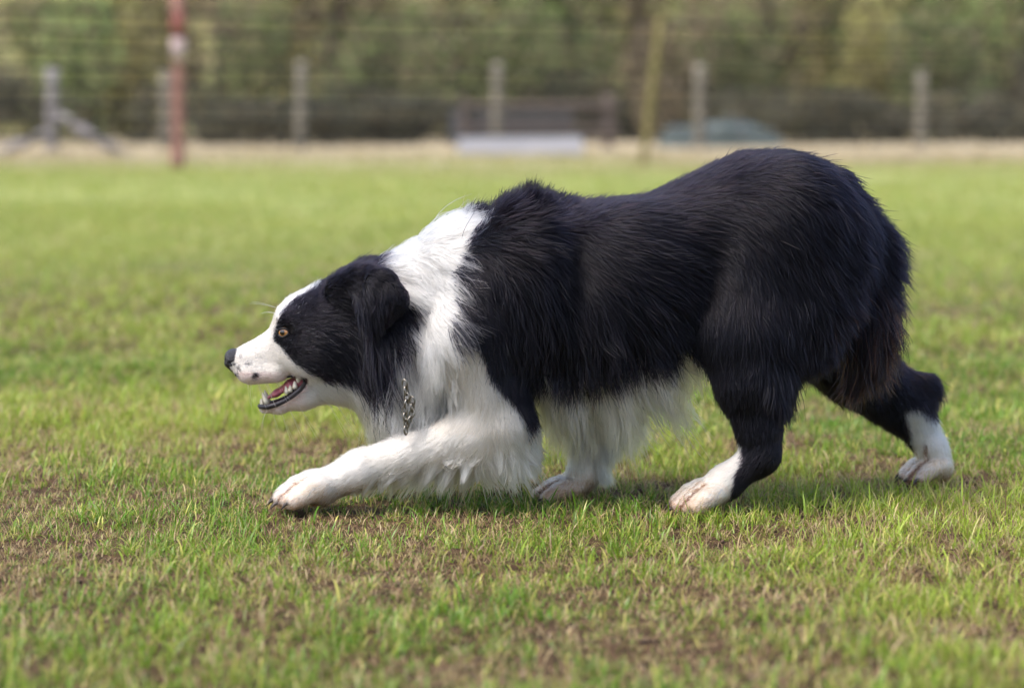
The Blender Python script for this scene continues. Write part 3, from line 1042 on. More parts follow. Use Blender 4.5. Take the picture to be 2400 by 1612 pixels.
HEAD_BLACK = [(752, 640), (735, 678), (694, 701), (662, 730), (646, 764), (640, 797), (660, 816), (680, 842), (708, 862), (742, 886), (774, 886),
              (797, 872), (812, 864), (846, 898), (868, 856), (880, 815), (905, 790), (930, 745), (938, 730), (968, 716), (970, 700), (940, 694), (892, 668), (872, 640), (850, 590), (800, 590)]
BODY_BLACK = [(1052, 440), (1064, 520), (1080, 545), (1146, 532), (1092, 572), (1066, 600), (1048, 650), (1054, 700), (1052, 740), (1050, 790), (1052, 815), (1066, 800), (1118, 792), (1134, 830),
              (1160, 885), (1206, 935), (1232, 1000), (1262, 940), (1262, 1010), (2300, 1010), (2300, 300), (1052, 300)]
NH_WHITE = [(1725, 1020), (1738, 1030), (1746, 1060), (1740, 1088), (1726, 1108), (1718, 1150), (1700, 1240), (1500, 1240), (1500, 1120), (1690, 1070)]
FH_WHITE = [(2112, 945), (2150, 938), (2196, 955), (2300, 1000), (2300, 1200), (2050, 1200), (2060, 1080), (2140, 1052)]
MOUTH = [(606, 953), (612, 936), (628, 912), (676, 882), (690, 880), (700, 877), (716, 880), (722, 892), (716, 908), (698, 920), (668, 938), (640, 946)]


def coat(p, gid, nrm, jit=0.0, r=None):
    """0 black .. 1 white pattern, brown amount"""
    px, py = to_px(p, gid)
    if jit:
        jj = np.where((px > 960) & (px < 1130) & (py < 830), jit * 2.6, jit)
        px = px + r.normal(0, 1, len(px)) * jj; py = py + r.normal(0, 1, len(py)) * jj
    bh = inpoly(px, py, HEAD_BLACK)
    bb = inpoly(px, py, BODY_BLACK)
    belly = (nrm[:, 2] < -0.88) & (px < 1680) & (py > 760) | ((nrm[:, 2] < -0.68) & (px > 1240) & (px < 1690) & (py > 775 + np.clip(1500 - px, 0, 400) * .16 - np.clip(px - 1500, 0, 300) * 0.1))
    black = np.where((gid == HEAD), bh, False)
    black |= (gid == EAR)
    farleg = (gid == BODY) & (p[:, 1] > .02) & (py > 890) & (px > 1240) & (px < 1500)
    black |= ((gid == BODY) | (gid == NF)) & (bb & ~((gid == BODY) & belly) & ~farleg)
    black |= (gid == BODY) & bh
    black |= (gid == TAIL)
    black |= (gid == NH) & ~inpoly(px, py, NH_WHITE)
    black |= (gid == FH) & ~inpoly(px, py, FH_WHITE)
    # small dark spots on the muzzle
    for (sx, sy_, sr) in ((598, 879, 6), (591, 883, 4), (561, 837, 2.5), (557, 862, 3), (575, 852, 2), (583, 853, 2), (553, 876, 4), (549, 853, 3), (562, 868, 2)):
        black |= (gid == HEAD) & (p[:, 1] < 0) & ((px - sx) ** 2 + (py - sy_) ** 2 < sr ** 2)
    return (~black).astype(np.float32), px, py


# flow guides: px, py, dx, dy (picture directions), length mm, lift
G_BODY = [
    # ruff and neck
    (890, 640, .80, .25, 34, .45), (950, 590, .85, .15, 42, .45), (1020, 565, .95, -.02, 58, .50), (980, 650, .80, .45, 44, .35), (1040, 630, .95, .30, 58, .34),
    (960, 720, .70, .60, 44, .30), (1030, 740, .85, .50, 58, .32), (990, 800, .45, .90, 58, .25), (1040, 850, .22, .97, 66, .34), (960, 860, .18, 1.0, 84, .34),
    (1010, 900, .08, 1.0, 84, .34), (940, 920, .12, 1.0, 88, .34), (890, 880, .30, .95, 76, .30), (880, 920, .50, .90, 74, .25), (850, 930, .65, .75, 62, .20),
    (810, 905, .80, .55, 46, .15), (780, 905, .90, .40, 22, .12), (870, 800, .35, .93, 84, .28), (910, 780, .22, .97, 78, .30), (830, 820, .70, .70, 42, .22),
    # hackles along the withers
    (1090, 530, .40, -.85, 30, 1.1), (1150, 505, .22, -.95, 34, 1.3), (1220, 488, .20, -.95, 31, 1.2), (1290, 475, .45, -.85, 25, .9), (1350, 470, .75, -.55, 24, .5), (1430, 472, .95, -.15, 22, .2),
    # shoulder
    (1130, 560, .85, .25, 40, .25), (1200, 540, .95, .20, 44, .22), (1270, 560, .85, .50, 46, .28), (1310, 610, .40, .90, 46, .25), (1100, 660, .55, .80, 44, .25), (1160, 680, .45, .90, 44, .20),
    (1220, 680, .35, .95, 48, .24), (1280, 720, .05, 1.0, 52, .28), (1110, 760, .25, .95, 34, .18), (1180, 800, .20, 1.0, 40, .18), (1250, 830, .0, 1.0, 52, .22), (1200, 920, .25, .95, 32, .18), (1110, 860, .10, 1.0, 14, .12), (1150, 940, .20, 1.0, 16, .14),
    # flank
    (1400, 530, .97, .22, 36, .16), (1500, 500, .98, .05, 32, .14), (1600, 450, .97, -.12, 28, .12), (1690, 405, .97, -.10, 26, .12), (1400, 620, .92, .38, 40, .18), (1520, 600, .97, .18, 36, .15), (1640, 560, .96, .15, 32, .14),
    (1370, 700, .45, .90, 56, .24), (1460, 700, .78, .62, 46, .20), (1580, 690, .82, .50, 40, .18), (1660, 660, .60, .75, 38, .2), (1340, 800, .12, 1.0, 66, .26), (1430, 790, .35, .93, 64, .26), (1520, 770, .50, .86, 58, .24), (1610, 750, .48, .88, 48, .22),
    (1290, 880, .06, 1.0, 74, .26), (1360, 880, .15, 1.0, 78, .26), (1450, 860, .28, .95, 76, .26), (1540, 830, .38, .92, 68, .26), (1620, 795, .40, .90, 52, .24), (1680, 770, .2, .95, 34, .2),
    # rump
    (1770, 390, .96, .10, 28, .18), (1860, 395, .88, .42, 30, .22), (1930, 430, .75, .65, 36, .30), (1990, 490, .65, .75, 44, .35), (2040, 560, .5, .85, 52, .35), (1760, 500, .90, .40, 34, .15), (1860, 520, .70, .70, 36, .18),
    (1950, 600, .55, .82, 44, .24), (1760, 620, .50, .85, 36, .18), (1980, 700, .45, .9, 62, .3), (1900, 760, .3, .95, 44, .25),
]
G_HEAD = [
    (560, 850, .9, .15, 2.5, .2), (600, 820, .95, -.25, 3.5, .15), (600, 870, .95, .15, 4.0, .2), (640, 800, .95, -.2, 5, .15), (640, 870, .95, .1, 6, .2), (650, 730, .55, -.8, 6, .2),
    (690, 700, .8, -.5, 9, .25), (740, 675, .85, -.35, 14, .35), (680, 780, .95, .0, 6, .15), (690, 830, .95, .15, 8, .15), (740, 760, .95, .05, 11, .18), (740, 840, .9, .3, 13, .2), (790, 700, .85, -.1, 20, .35),
    (790, 800, .8, .5, 17, .2), (800, 860, .6, .8, 40, .25), (840, 800, .6, .8, 40, .3), (820, 650, .7, -.55, 26, .6), (770, 652, .6, -.6, 20, .6), (860, 700, .5, .8, 36, .35), (660, 955, .95, -.1, 6, .25), (710, 940, .95, -.1, 8, .15), (760, 915, .9, .2, 18, .15), (620, 960, .8, .3, 5, .3),
]
G_EAR = [(800, 655, .80, -.30, 20, .45), (845, 640, .85, -.15, 20, .4), (890, 640, .9, .25, 8, .15), (930, 670, .5, .85, 6, .1), (940, 700, -.1, 1.0, 7, .12), (915, 735, -.5, .9, 14, .2), (895, 690, .2, 1.0, 20, .3), (875, 715, .0, 1.0, 44, .4), (850, 690, .3, .95, 42, .45)]
G_NF = [(1110, 860, .05, 1.0, 15, .14), (1150, 950, .0, 1.0, 17, .15), (1190, 1020, .45, .9, 22, .2), (1225, 1060, .75, .65, 40, .3), (1100, 1010, -.7, .7, 14, .15), (1000, 1040, -.85, .5, 17, .2), (880, 1080, -.88, .45, 15, .2), (760, 1130, -.9, .42, 12, .2), (690, 1150, -.9, .45, 7, .2), (650, 1165, -.6, .8, 3, .2), (630, 1180, -.6, .8, 3, .2), (1180, 870, .2, 1, 26, .18)]
G_FF = [(1410, 930, .1, 1, 30, .2), (1390, 1020, .1, 1, 14, .18), (1370, 1110, .1, 1, 10, .18), (1320, 1150, -.6, .7, 7, .2), (1260, 1160, -.9, .4, 5, .2)]
G_NH = [(1860, 480, .75, .65, 36, .18), (1800, 560, .60, .78, 34, .16), (1960, 560, .55, .80, 46, .26), (1740, 650, .25, .95, 32, .2), (1840, 660, .40, .9, 36, .18), (1930, 680, .40, .9, 50, .28), (1730, 780, .10, 1, 22, .16), (1800, 790, .12, 1, 32, .18), (1880, 770, .25, .95, 46, .28),
        (1750, 880, .10, 1, 16, .14), (1825, 850, .10, 1, 62, .40), (1770, 980, .08, 1, 13, .14), (1820, 1010, .05, 1, 16, .2), (1800, 1080, -.5, .85, 12, .2), (1740, 1110, -.8, .6, 9, .15), (1670, 1150, -.85, .5, 7, .15), (1590, 1185, -.85, .5, 5, .2)]
G_FH = [(1930, 780, .4, .9, 36, .25), (2000, 850, .6, .8, 30, .2), (2080, 880, .75, .6, 26, .22), (2160, 890, .6, .8, 26, .3), (2200, 930, .15, 1, 40, .3), (2130, 960, .45, .9, 20, .2), (2180, 1020, .3, .95, 13, .18), (2225, 1050, .4, .9, 14, .25), (2200, 1090, -.3, .9, 9, .2), (2130, 1110, -.9, .4, 6, .2)]
G_TAIL = [(1975, 470, .8, .5, 36, .55), (2030, 560, .62, .78, 48, .5), (2050, 660, .32, .92, 58, .42), (2045, 740, .12, 1, 82, .3), (2015, 810, -.05, 1, 72, .3)]
GUIDES = {BODY: G_BODY + G_NH[:3], HEAD: G_HEAD + G_BODY[14:20], EAR: G_EAR, NF: G_NF, FF: G_FF, NH: G_NH, FH: G_FH, TAIL: G_TAIL}


def flow_maps():
    step = 8
    us, vs = np.arange(490, 2300, step), np.arange(300, 1260, step)
    U, W = np.meshgrid(us, vs)
    maps = {}
    for g, gl in GUIDES.items():
        gl = np.array(gl, float)
        d2 = (U[..., None] - gl[:, 0]) ** 2 + (W[..., None] - gl[:, 1]) ** 2
        s0 = {HEAD: 22, EAR: 22}.get(g, 36)
        w = 1 / (d2 + s0 ** 2) ** 2
        w /= w.sum(-1, keepdims=True)
        maps[g] = (w @ gl[:, 2:6]).astype(np.float32)
    return maps, step


def build_dog():
    F = build_field()
    V, Q = F.mesh()
    # drop everything but faces of the main shell is not needed: the field is one piece
    _, N = F.sample(V)
    gi = np.stack([np.clip(np.round((V[:, i] - F.ax[i][0]) / VOX).astype(int), 0, F.f.shape[i] - 1) for i in range(3)], 1)
    gid = F.gid[tuple(gi.T)]
    white, px, py = coat(V, gid, N)
    WHITE, BLACK = np.array([.62, .57, .52]), np.array([.004, .0035, .005])
    col = white[:, None] * WHITE + (1 - white[:, None]) * BLACK
    mouth = (gid == HEAD) & inpoly(px, py, MOUTH) & (np.abs(V[:, 1]) < .05)
    col[mouth] = (.035, .016, .02)
    pinkish = (gid == HEAD) & (white > .5) & (px < 720) & (py > 870) & ~mouth
    col[pinkish] = (.66, .50, .46)
    toes = ((gid >= NF) & (gid <= FH)) & (V[:, 2] < .030) & (white > .5)
    col[toes] = col[toes] * .45 + np.array([.50, .33, .25]) * .55
    cleft = cleft_mask(V, gid, .0020)
    col[cleft] = (.13, .07, .05)
    eyes = (gid == HEAD) & (((px - 674) / 15) ** 2 + ((py - 772) / 10) ** 2 < 1)
    col[eyes] = (.008, .006, .006)

    root = empty('dog', (0.25, 0, 0))
    tag(root, 'black and white long-haired sheepdog stalking low across the grass', 'dog')
    m, n, l, b = new_mat('dog_skin')
    at = n.new('ShaderNodeAttribute'); at.attribute_name = 'tint'
    l.new(at.outputs['Color'], b.inputs['Base Color'])
    b.inputs['Roughness'].default_value = 0.8
    b.inputs['Specular IOR Level'].default_value = 0.2
    body = mesh_obj('body', V, Q, m, root, True, col)

    # ---------------- fur
    r = np.random.default_rng(4)
    tri = np.concatenate([Q[:, [0, 1, 2]], Q[:, [0, 2, 3]]])
    A = np.linalg.norm(np.cross(V[tri[:, 1]] - V[tri[:, 0]], V[tri[:, 2]] - V[tri[:, 0]]), axis=1) / 2
    tg = gid[tri[:, 0]]
    cen = V[tri].mean(1)
    bald = (mouth | eyes)[tri].any(1) | cleft[tri].all(1)
    bald |= (tg == HEAD) & (cen[:, 0] < P(548, 0)[0])
    bald |= cen[:, 2] < 0.006
    dens = np.ones(len(tri))
    dens[(tg == HEAD)] = 2.6
    dens[(tg == EAR)] = 1.6
    dens[(tg >= NF) & (tg <= FH)] = 1.5
    far = N[tri[:, 0], 1] > 0.45
    dens = dens * np.where(far & ((tg <= EAR) | (tg == NH) | (tg == NF)), 0.35, 1.0)
    cpx, cpy = to_px(cen, tg); tn = N[tri[:, 0]]
    dens[(tg == NF) & (tn[:, 2] < -.35) & (cpx > 850) & (cpx < 1230)] = .5
    dens[(tg == BODY) & (tn[:, 2] < -.68) & (cpx > 1240) & (cpx < 1690)] = .30
    dens[(tg == BODY) & (cpx < 1070)] *= 1.6
    dens[bald] = 0
    NH_ = 360000
    pr = A * dens; pr /= pr.sum()
    ti = r.choice(len(tri), NH_, p=pr)
    u, v = r.random((2, NH_)); sw = u + v > 1
    u[sw], v[sw] = 1 - u[sw], 1 - v[sw]
    T = tri[ti]
    p0 = V[T[:, 0]] + u[:, None] * (V[T[:, 1]] - V[T[:, 0]]) + v[:, None] * (V[T[:, 2]] - V[T[:, 0]])
    g = tg[ti]
    sd, nr = F.sample(p0)
    maps, step = flow_maps()
    white, px, py = coat(p0, g, nr, 2.2, r)

    def flow(p, gg):
        a, c = to_px(p, gg)
        i = np.clip(((c - 300) / step), 0, 118); j = np.clip(((a - 490) / step), 0, 224)
        i0, j0 = i.astype(int), j.astype(int); fi, fj = (i - i0)[:, None], (j - j0)[:, None]
        o = np.zeros((len(p), 4), np.float32)
        for k, mp in maps.items():
            q = gg == k
            if not q.any(): continue
            i1 = np.minimum(i0[q] + 1, mp.shape[0] - 1); j1 = np.minimum(j0[q] + 1, mp.shape[1] - 1)
            o[q] = (mp[i0[q], j0[q]] * (1 - fi[q]) + mp[i1, j0[q]] * fi[q]) * (1 - fj[q]) + (mp[i0[q], j1] * (1 - fi[q]) + mp[i1, j1] * fi[q]) * fj[q]
        return o

    fl = flow(p0, g)
    length = fl[:, 2] / 1000
    lift = fl[:, 3]
    down = nr[:, 2] < -0.45
    # feathering: belly fringe, back of the fore leg, hocks
    belly = (g == BODY) & (nr[:, 2] < -0.68) & (px > 1240) & (px < 1690)
    length = np.where(belly, np.interp(px, [1240, 1330, 1450, 1520, 1620, 1690], [.052, .078, .090, .092, .052, .020]), length)
    under = (g == NF) & (nr[:, 2] < -0.35) & (px > 850) & (px < 1230)
    length = np.where(under, np.interp(px, [850, 950, 1100, 1230], [.013, .029, .033, .042]), length)
    fff = (g == FF) & (nr[:, 0] > 0.3) & (py < 1090)
    length = np.where(fff, .035, length)
    length *= np.clip(r.normal(1, .16, NH_), .45, 1.5)
    length *= np.where(belly | under, np.clip(r.normal(1, .28, NH_), .35, 1.5), 1)
    # clump strength grows with length
    clump = np.clip((length - .012) / .07, 0.08, 0.80)
    clump = np.where((g == BODY) & (px > 1330) & (py < 640), clump * .6, clump)
    clump = np.where((g == BODY) & (white > .5) & (px < 1060), np.clip(clump * 1.6, 0, .92), clump)
    clump = np.where((belly | under), .93, clump)
    SEG = 7
    pts = np.zeros((NH_, SEG + 1, 3), np.float32)
    pts[:, 0] = p0 - nr * 0.0012
    cur = pts[:, 0].astype(float).copy()
    wob = r.normal(0, 1, (NH_, 3))
    ph = r.uniform(0, 6.28, NH_)
    ruff = (g == BODY) & (px < 1075) & (py > 560)
    length = np.where(ruff, length * 1.18, length)
    lift = np.where(ruff, lift + .16, lift)
    tuft = vnoise(px / 34 + 11, py / 34 + g * 3, 67)
    lift = lift * (.55 + .95 * tuft)
    rough_ = np.clip((px - 1650) / 200, 0, 1) * .5 + .45
    big = np.stack([vnoise(px / 48 + 5, py / 48 + g * 7, 64) - .5, vnoise(px / 48 + 70, py / 48 + g * 7, 65) - .5], 1) * rough_[:, None]
    lowf = big * 1.6 + np.stack([vnoise(px / 17 + 3, py / 17 + g * 5, 61) - .5, vnoise(px / 17 + 90, py / 17 + g * 5, 63) - .5], 1)
    for i in range(1, SEG + 1):
        t = i / SEG
        d2 = fl[:, :2]
        d = np.stack([d2[:, 0] + lowf[:, 0] * .40, 0 * d2[:, 0], -(d2[:, 1] + lowf[:, 1] * .40)], 1)
        sdv, nn = F.sample(cur)
        near = np.clip(1 - np.maximum(sdv, 0) / 0.02, 0, 1)[:, None]
        dt = d - nn * (d * nn).sum(1, keepdims=True) * near
        ln = np.linalg.norm(dt, axis=1, keepdims=True)
        # where the flow runs straight out of the skin, let it
        dt = dt / np.maximum(ln, 0.25)
        up = nn * (lift * (1.25 - t))[:, None]
        grav = np.array([0, 0, -1.0]) * (np.clip(length / .06, 0, 1.2) * 0.30 * t)[:, None]
        loose = (belly | under | fff)[:, None]
        dirv = np.where(loose, np.array([d2[:, 0] * .8 + (tuft - .5) * .7, 0 * d2[:, 0] + (lowf[:, 0]) * .25, -np.ones(NH_)]).T + nn * .12, dt + up + grav)
        dirv = dirv + wob * (.10 + .10 * t)
        dirv /= np.linalg.norm(dirv, axis=1, keepdims=True) + 1e-9
        nxt = cur + dirv * (length / SEG)[:, None]
        sdv, nn = F.sample(nxt)
        want = np.minimum(.0006 + .0028 * t, length * .25)
        push = np.clip(want - sdv, 0, .01)
        nxt = nxt + nn * push[:, None]
        nxt[:, 2] = np.maximum(nxt[:, 2], 0.004)
        pts[:, i] = nxt
        cur = nxt
    # clumps
    ng = NH_ // 20
    gw = np.where(belly | under, .5, np.where((g == BODY) & (px < 1060), .38, 1.0)); gw /= gw.sum()
    gidx = r.choice(NH_, ng, replace=False, p=gw)
    kd = kdtree.KDTree(ng)
    for k, q in enumerate(gidx): kd.insert(p0[q], k)
    kd.balance()
    jitp = p0 + r.normal(0, .0015, p0.shape)
    near_ = np.fromiter((kd.find(q)[1] for q in jitp), dtype=np.int64, count=NH_)
    gl = gidx[near_]
    same = (g == g[gl]) | (np.abs(length - length[gl]) < .02)
    cl = np.where(same, clump, 0) * np.where(belly | under, r.uniform(.70, 1.0, NH_), r.uniform(.55, 1.0, NH_))
    ratio = np.clip(length / length[gl], .4, 1.6)
    rel = (pts[gl] - pts[gl][:, :1]) * ratio[:, None, None]
    for i in range(1, SEG + 1):
        t = i / SEG
        w = (cl * t ** np.where(belly | under, 1.05, 1.3))[:, None]
        target = pts[gl, 0] + rel[:, i]
        pts[:, i] = pts[:, i] * (1 - w) + target * w
    # gentle wave on long hair
    for i in range(1, SEG + 1):
        t = i / SEG
        amp = np.clip(length - .025, 0, .08) * .045 * t
        pts[:, i, 0] += amp * np.sin(t * 7 + gl * 1.7 + ph * .15)
        pts[:, i, 2] += amp * np.cos(t * 6 + gl * 2.3 + ph * .15)
    # strays
    st = r.random(NH_) < .02
    for i in range(1, SEG + 1):
        pts[st, i] += wob[st] * (length[st] * .10 * (i / SEG) ** 1.5)[:, None]
    # colour of the strands
    c = white[:, None] * np.array([.67, .625, .57]) + (1 - white[:, None]) * np.array([.0030, .0026, .0052])
    warm = vnoise(px / 60, py / 60, 71)
    c = c * np.where(white > .5, r.uniform(.86, 1.06, NH_), r.uniform(.6, 1.5, NH_))[:, None]
    c = np.where((white > .5)[:, None], c * (1 - .10 * warm[:, None] * np.array([0, .6, 1.3])), c)
    brown = np.clip((px - 1940) / 110, 0, 1) * np.clip((py - 610) / 70, 0, 1) * np.clip((900 - py) / 60, 0, 1) * (white < .5)
    brown = (r.random(NH_) < brown * .36)
    c[brown] = np.array([.028, .011, .008]) * r.uniform(.5, 1.6, (brown.sum(), 1))
    sunb = (white < .5) & (r.random(NH_) < .10 + .25 * vnoise(px / 70 + 4, py / 50 + 2, 73))
    c[sunb] *= np.array([2.0, 1.3, 1.0])
    gry = (white < .5) & (r.random(NH_) < .012) & ((g == HEAD) | (g == BODY) & (px < 1120))
    c[gry] = (.30, .29, .30)
    arm = (g == NF) & (px > 1030) & (py < 1010) & (white > .5)
    c[arm] *= np.array([1.0, .93, .86])
    toes = ((g >= NF) & (g <= FH)) & (p0[:, 2] < .05) & (white > .5)
    c[toes] *= 1 - (np.array([.0, .16, .25]) * vnoise(px[toes] / 14, py[toes] / 14, 91)[:, None] * 1.3)
    ck = cleft_mask(p0, g, .0024)
    c[ck] *= np.array([.45, .33, .27])
    mud = ((g >= NF) & (g <= FH)) & (white > .5) & (p0[:, 2] < .032 + .03 * vnoise(px / 20, py / 20, 93) ** 2) & (r.random(NH_) < .45)
    c[mud] *= np.array([.80, .66, .55])
    low = ((g >= NF) & (g <= FH)) & (p0[:, 2] < .022) & (white > .5)
    c[low] *= np.array([.70, .56, .46])
    rad = np.interp(length, [.003, .012, .04, .1], [.00022, .00028, .00036, .00042])
    rad = rad * np.where(far[ti], 1.5, 1.0) * np.where(belly | under, 1.35, 1.0)
    prof = np.array([1.0, 1.0, .97, .92, .84, .72, .52, .12])
    RAD = (rad[:, None] * prof).astype(np.float32)

    # whiskers
    wp, wc, wr = [], [], []
    for (a, b_, dx, dy, L) in ((590, 872, -.1, 1, .045), (600, 882, .3, 1, .05), (612, 878, .45, .9, .055), (622, 884, .3, .9, .05), (632, 872, .55, .85, .05), (640, 880, .6, .8, .045), (580, 880, .0, 1, .035), (650, 868, .7, .7, .04),
                               (650, 722, -1, -.35, .05), (648, 735, -1, -.3, .03), (640, 962, .1, 1, .025), (660, 966, .3, 1, .04), (680, 962, .4, .9, .045), (700, 950, .5, .85, .05), (625, 962, -.5, .8, .025), (770, 945, .5, .9, .05), (790, 950, .55, .8, .05)):
        for s in (-1, 1):
            y0 = s * (.018 if a < 660 else .03)
            if a in (650, 648) and b_ < 800: y0 = s * .026
            q0 = P(a, b_, y0)
            dv = np.array((dx, s * .35, -dy)); dv /= np.linalg.norm(dv)
            q = []
            for i in range(SEG + 1):
                t = i / SEG
                q.append(q0 + dv * L * t + np.array((.006 * t * t, 0, -.008 * t * t)))
            wp.append(q); wc.append((.75, .72, .68)); wr.append(np.full(SEG + 1, .00022) * prof)
    wp = np.array(wp, np.float32)

    def curves(name, P_, C_, R__, parent, mat):
        hc = bpy.data.hair_curves.new(name)
        hc.add_curves([SEG + 1] * len(P_))
        hc.position_data.foreach_set('vector', np.ascontiguousarray(P_, np.float32).ravel())
        ra = hc.attributes.get('radius') or hc.attributes.new('radius', 'FLOAT', 'POINT')
        ra.data.foreach_set('value', np.ascontiguousarray(R__, np.float32).ravel())
        ca = hc.attributes.new('tint', 'FLOAT_COLOR', 'CURVE')
        cc = np.ones((len(C_), 4), np.float32); cc[:, :3] = C_
        ca.data.foreach_set('color', cc.ravel())
        hc.materials.append(mat)
        o = bpy.data.objects.new(name, hc)
        COL.objects.link(o)
        o.parent = parent
        o.matrix_parent_inverse = Matrix.Translation(-parent.location)
        return o
    hm, hn, hl, hb = new_mat('dog_fur')
    at = hn.new('ShaderNodeAttribute'); at.attribute_name = 'tint'
    ph_ = hn.new('ShaderNodeBsdfHairPrincipled')
    ph_.parametrization = 'COLOR'
    hl.new(at.outputs['Color'], ph_.inputs['Color'])
    ph_.inputs['Roughness'].default_value = 0.30
    ph_.inputs['IOR'].default_value = 1.31
    ph_.inputs['Radial Roughness'].default_value = 0.55
    ph_.inputs['Random Roughness'].default_value = 0.3
    hl.new(ph_.outputs[0], hn['Material Output'].inputs[0])
    curves('fur', pts, np.clip(c, 0, 1), RAD, root, hm)
    curves('whiskers', wp, np.array(wc), np.array(wr), root, hm)

    # ---------------- nose
    nf = Field(np.arange(P(510, 0)[0], P(580, 0)[0], .0012), np.arange(-.03, .03, .0012), np.arange(P(0, 885)[2], P(0, 805)[2], .0012))
    nf.ell(P(545, 839), (.0105, .0140, .0110), .004)
    nf.ell(P(553, 831), (.0120, .0120, .0080), .006)
    nf.cone(P(536, 852), .0060, P(546, 866), .0035, .005)
    for s in (-1, 1):
        nf.ell(P(546, 844) + np.array((0, s * .0105, 0)), (.0075, .0055, .0075), .004)
        nf.ell(P(535, 843) + np.array((.0005, s * .0075, 0)), (.0045, .0030, .0030), .002, BODY, True)
        nf.ell(P(547, 848) + np.array((0, s * .0155, 0)), (.0055, .0030, .0018), .002, BODY, True)
    v, q = nf.mesh()
    nm = noise_mat('nose_leather', (.012, .011, .014), (.030, .028, .035), 350, .42, .5, (1, 1, 1), None, .5)
    mesh_obj('nose', v, q, nm, root, True)

    # ---------------- eyes
    em, en, el_, eb = new_mat('eyeball')
    tc = en.new('ShaderNodeTexCoord')
    sp = en.new('ShaderNodeVectorMath'); sp.operation = 'DISTANCE'
    el_.new(tc.outputs['Object'], sp.inputs[0])
    sp.inputs[1].default_value = (0, 0, .0096)
    rp = en.new('ShaderNodeValToRGB')
    el_.new(sp.outputs['Value'], rp.inputs[0])
    mr = en.new('ShaderNodeMapRange'); mr.inputs[2].default_value = .0118
    el_.new(sp.outputs['Value'], mr.inputs[0]); el_.new(mr.outputs[0], rp.inputs[0])
    e = rp.color_ramp.elements
    e[0].position = 0.0; e[0].color = (.004, .003, .003, 1)
    e[1].position = .30; e[1].color = (.006, .004, .003, 1)
    for pos, cc in ((.36, (.30, .12, .035)), (.52, (.52, .25, .075)), (.66, (.30, .11, .03)), (.74, (.02, .01, .006)), (.95, (.05, .03, .03))):
        k = e.new(pos); k.color = (*cc, 1)
    el_.new(rp.outputs[0], eb.inputs['Base Color'])
    eb.inputs['Roughness'].default_value = .06
    eb.inputs['Coat Weight'].default_value = 1.0
    lidm = noise_mat('eyelid_skin', (.006, .005, .005), (.014, .011, .011), 200, .5)
    for s in (-1, 1):
        bm = bmesh.new()
        bmesh.ops.create_uvsphere(bm, u_segments=28, v_segments=18, radius=.0096)
        me = bpy.data.meshes.new('eye'); bm.to_mesh(me); bm.free()
        for pl in me.polygons: pl.use_smooth = True
        me.materials.append(em)
        eo = bpy.data.objects.new('eye', me); COL.objects.link(eo)
        eo.parent = root
        eo.matrix_parent_inverse = Matrix.Translation(-root.location)
        c0 = P(674, 773, 0) + np.array((.0005, s * .0338, 0))
        eo.location = c0
        look = Vector((-.42, s * .90, .02))
        eo.rotation_euler = look.to_track_quat('Z', 'Y').to_euler()
        # eyelid rims: an almond ring resting on the eyeball
        lp = []
        lv = np.array(look.normalized())
        ux = np.cross(np.array([0, 0, 1.0]), lv); ux /= np.linalg.norm(ux)
        if ux[0] > 0: ux = -ux
        uz = np.array([0, 0, 1.0])
        for k in range(25):
            an = 2 * math.pi * k / 24
            ca_, sa_ = math.cos(an), math.sin(an)
            xx = .0088 * ca_; zz = (.0056 if sa_ > 0 else .0062) * sa_ * (1 - .25 * abs(ca_) ** 3) - .0006 * ca_ * 1.5
            rr_ = .0100
            dd = math.sqrt(max(rr_ ** 2 - xx ** 2 - zz ** 2, 0))
            lp.append(c0 + ux * xx + uz * zz + lv * dd)
        v, q = tube_geo(lp, [.0014] * 25, 8, False)
        mesh_obj('eyelid', v, q, lidm, root, True)

    # ---------------- mouth: lips, tongue, teeth
    lipm = noise_mat('lip_skin', (.012, .010, .014), (.035, .028, .035), 120, .35, .2, (1, 1, 1), None, .5)
    for s in (-1, 1):
        lp = [P(a, b_, 0) + np.array((0, s * yy, 0)) for a, b_, yy in ((607, 950, .004), (612, 951, .010), (630, 950, .0165), (650, 944, .0195), (670, 935, .0225), (690, 922, .026), (708, 907, .029), (719, 892, .030), (714, 880, .028), (698, 876, .025), (676, 879, .0225))]
        v, q = tube_geo(lp, [.0022, .0032, .0038, .0036, .0034, .0036, .0036, .0030, .0026, .0022, .0012], 10)
        mesh_obj('lip', v, q, lipm, root, True)
    tf = Field(np.arange(P(590, 0)[0], P(750, 0)[0], .0013), np.arange(-.04, .04, .0013), np.arange(P(0, 965)[2], P(0, 860)[2], .0013))
    tf.cone(P(726, 890), R_(13), P(680, 901), R_(11), .006, BODY, 2.4)
    tf.cone(P(680, 901), R_(11), P(648, 921), R_(7), .006, BODY, 2.8)
    tf.cone(P(648, 921), R_(7), P(630, 931), R_(4), .006, BODY, 2.6)
    tf.ell(P(665, 898) + np.array((0, 0, .002)), (.025, .002, .0035), .004, BODY, True)
    v, q = tf.mesh()
    mesh_obj('tongue', v, q, noise_mat('tongue_flesh', (.42, .10, .13), (.55, .17, .20), 160, .35, .3, (1, 1, 1), None, .5), root, True)
    toothm = noise_mat('tooth_enamel', (.60, .50, .36), (.80, .73, .60), 90, .3, 0, (1, 1, 1), None, .5)

    def tooth(base, tip, rb, y, name='tooth'):
        a, b_ = P(*base, 0) + np.array((0, y, 0)), P(*tip, 0) + np.array((0, y * 1.05, 0))
        ax = b_ - a
        v, q = tube_geo([a, a + ax * .35, a + ax * .7, a + ax * .92, b_], [rb, rb * .95, rb * .62, rb * .3, rb * .08], 8)
        mesh_obj(name, v, q, toothm, root, True)
